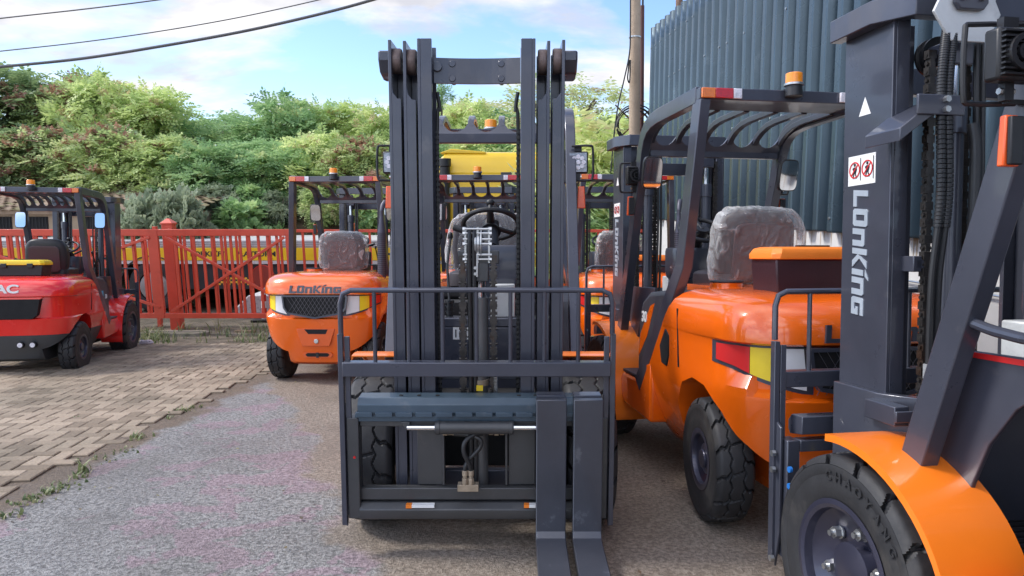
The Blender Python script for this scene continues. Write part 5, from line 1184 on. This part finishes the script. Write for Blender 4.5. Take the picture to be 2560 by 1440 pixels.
# ---------------------------------------------------------------- the trucks
gT='orange forklift trucks parked in the yard'
XC=lambda px:-(px-1193)/603
middle=forklift('forklift','orange forklift with dark triple mast facing the viewer in the middle of the yard',GM(-.145,3.47,0,180),gT,mast='three',tilt=4,detail=True,forks=((XC(1505),XC(1432)),(XC(1415),XC(1340))),mirror=((1,20),(-1,-20)))
near=forklift('forklift','orange forklift seen from behind with a large maroon toolbox, beside the corrugated shed',GM(1.20,5.19,0,9),gT,lift=.04,steer=-6)
right=forklift('forklift','nearest orange forklift cut by the right edge, with large front wheel and lettered mast',GM(1.60,2.27,-.05,10),gT,lift=.04,fr=.42)
left=forklift('forklift','orange forklift seen square from behind, between the red gate and the middle mast',GM(-1.84,9.18,0,-2),gT,head0=True)
mid2=forklift('forklift','orange forklift farther back, seen through the middle mast before the yellow cab',GM(-.36,9.05,0,0),gT,exh=False,head0=True)
far=forklift('forklift','orange forklift far back on the right, between the middle mast and the wooden pole',GM(1.10,9.0,0,4),gT)
red=forklift('forklift','red forklift with black seat and yellow-lidded toolbox parked before the gate at the left',GM(-5.81,9.74,-.06,12),None,kind='red',cover=False,hl=False,exh=False,dusty=False)
# lettering and stickers on mast rails
def mastmarks(root,h=.5):
    b=MB(); wordmark(b,(-.3865,.24,1.335),(0,0,-1),(0,-1,0),.075,.003,width=.42); q=obj('mast_lettering',b,LETT,root)
    st=obj('warning_sticker',MB().box(-.3875,-.3862,.17,.31,1.56,1.66),WHITEP,root)
    rr=MB(); k=MB()
    for yy in (.275,.21):
        rr.lathe([(.024,0),(.028,0),(.028,.002),(.024,.002)],(-.3877,yy,1.612),'x',24,-1); rr.prism([(yy-.018,1.628),(yy-.015,1.631),(yy+.018,1.596),(yy+.015,1.593)],'x',-.3895,-.388)
        k.prism([(yy-.006,1.60),(yy-.012,1.585),(yy-.009,1.583),(yy,1.603),(yy+.006,1.583),(yy+.010,1.585),(yy+.005,1.605),(yy+.012,1.618),(yy+.004,1.622),(yy-.004,1.622),(yy-.012,1.616)],'x',-.389,-.3876); k.cyl((-.3876,yy,1.629),(-.389,yy,1.629),.005,n=12)
        k.box(-.3888,-.3876,yy-.032,yy-.029,1.575,1.65)
    obj('prohibition_ring',rr,REDR,st); obj('pictogram',k,BLACK,st)
    tr=obj('warning_triangle',MB().prism([(.20,1.79),(.26,1.79),(.23,1.85)],'x',-.3875,-.3862),WHITEP,root)
    obj('yellow_sticker',MB().box(-.3875,-.386,.30,.325,.575,.62),YELR,root)
mastmarks(near); mastmarks(right); mastmarks(far)
def extras():
    P=lambda n,b,m,bev=.003,dx=-.055: obj(n,b.xf(Matrix.Translation((dx,-.02,0))),m,right,bev)
    # hexagonal hose-guide plate, pipes and couplings of the nearest mast, all seen from behind
    hx=[(-.30,2.05),(-.28,2.09),(-.295,2.12),(-.24,2.19),(-.12,2.19),(-.075,2.12),(-.09,2.09),(-.07,2.05),(-.115,1.965),(-.24,1.965)]
    pl=P('hose_guide_plate',MB().prism(hx,'y',-.012,-.002),GALV,.002)
    P('guide_bracket',MB().prism([(-.24,2.2),(-.24,2.075),(-.225,2.055),(-.145,2.055),(-.13,2.075),(-.13,2.2)],'y',-.03,-.0125),SLATE)
    b=MB()
    for x in (-.215,-.155): b.cyl((x,-.03,2.09),(x,-.042,2.09),.011,n=6)
    P('bracket_bolt',b,STEEL,0)
    hs=MB()
    for x in (-.268,-.243):
        pts=[(x-.01,.0,.98),(x-.015,-.01,1.25),(x,-.02,1.5),(x,-.01,1.8),(x+.02,.0,1.98),(x+.05,.02,2.06)]; q=smooth(pts,22)
        hs.tube([p for p in q if p.z<1.42],.010,10)
        for p,p2 in zip(q[:-1],q[1:]):
            if p.z>1.40: hs.cyl(p.lerp(p2,.08),p.lerp(p2,.9),.0135,n=12)
    P('hydraulic_hose',hs,HOSE,0)
    f=MB()
    for x in (-.278,-.253): fitting(f,(x,0,.99),(x,0,.89),.013)
    P('hose_coupling',f,STEEL,0)
    pp=MB()
    for k,x in enumerate((-.278,-.253)): pp.tube([(x,0,.89),(x,0,.82),(x+.03,-.02,.78),(x+.11,-.04,.73-.02*k)],.008,10,5)
    P('steel_pipe',pp,SLATE,0)
    P('pipe_bracket',MB().box(-.39,-.34,.0,.14,.80,.86).box(-.40,-.2,-.02,-.01,.815,.85),SLATE)
    P('hose_clamp',MB().box(-.36,-.2,-.03,-.02,1.74,1.80).prism([(-.41,1.70),(-.33,1.76),(-.25,1.80),(-.25,1.77),(-.33,1.72),(-.41,1.66)],'y',-.02,.14),SLATE)
    for zz in (1.785,1.755): P('clamp_bolt',MB().cyl((-.27,-.03,zz),(-.27,-.045,zz),.010,n=6),STEEL,0)
    P('thick_hose',MB().tube([(-.155,-.01,1.72),(-.15,-.02,1.6),(-.16,-.02,1.2),(-.19,-.02,.8),(-.22,0,.60)],.017,12,8),HOSE,0)
    for zz in (.56,.50,.17): P('carriage_end_bolt',MB().cyl((-.571,.46,zz+.04),(-.585,.46,zz+.04),.012,n=6),STEEL,0,0)
    for zz in (.56,.50): P('blue_bolt',MB().cyl((-.55,.385,zz),(-.56,.385,zz),.011,n=12),mat('blue_plastic',(.02,.16,.5),.4),0,0)
    P('grab_handle',MB().tube([(-.47,-.30,1.15),(-.47,-.40,1.13),(-.47,-.52,1.13),(-.47,-.6,1.22),(-.47,-.62,1.35)],.014,10,6),SLATE,0,0)
    P('logo_sticker',MB().box(-.402,-.400,-.5,-.2,1.045,1.06),REDR,0,0)
extras()
def tyre_letters():
    fl=[c for c in right.children if c.name.startswith('wheel') and c.location.x<0 and abs(c.location.y)<.01][0]
    fl.rotation_euler[0]=0
    vs=MB(); word='CHAOYANG'
    for i,ch in enumerate(word):
        a=R(100-i*9.5); c=bpy.data.curves.new('t','FONT'); c.body=ch; c.size=.042; c.extrude=.0012; c.align_x='CENTER'; c.offset=.0008
        o=bpy.data.objects.new('t',c); COL.objects.link(o); me=bpy.data.meshes.new_from_object(o.evaluated_get(bpy.context.evaluated_depsgraph_get())); bpy.data.objects.remove(o)
        y,z=-math.cos(a)*.275,math.sin(a)*.275   # truck frame, seen from outside (-x): right on the picture is -y... 
        up=Vector((0,-math.cos(a),math.sin(a))); rt=Vector((0,-math.sin(a),-math.cos(a)))
        M=Matrix(((rt.x,up.x,-1,-.1165),(rt.y,up.y,0,y),(rt.z,up.z,0,z),(0,0,0,1)))
        vs.add([M@v.co for v in me.vertices],[tuple(p.vertices) for p in me.polygons])
    o=obj('tyre_lettering',vs,RUB,right); o.location=fl.location
tyre_letters()
toolbox('toolbox','maroon-black toolbox with orange lid on the engine cover beside the wrapped seat',near.matrix_world@Matrix.Translation((-.065,-1.80,1.10)),BOXO,BOXM,.50,.24,.155)
toolbox('toolbox','small toolbox with orange lid on the farthest right forklift',far.matrix_world@Matrix.Translation((.10,-1.75,1.105)),BOXO,BOXM,.42,.24,.12)
toolbox('toolbox','black toolbox with a yellow lid on the red forklift',red.matrix_world@Matrix.Translation((-.02,-1.72,1.11)),YELLID,BLACK,.5,.26,.12)
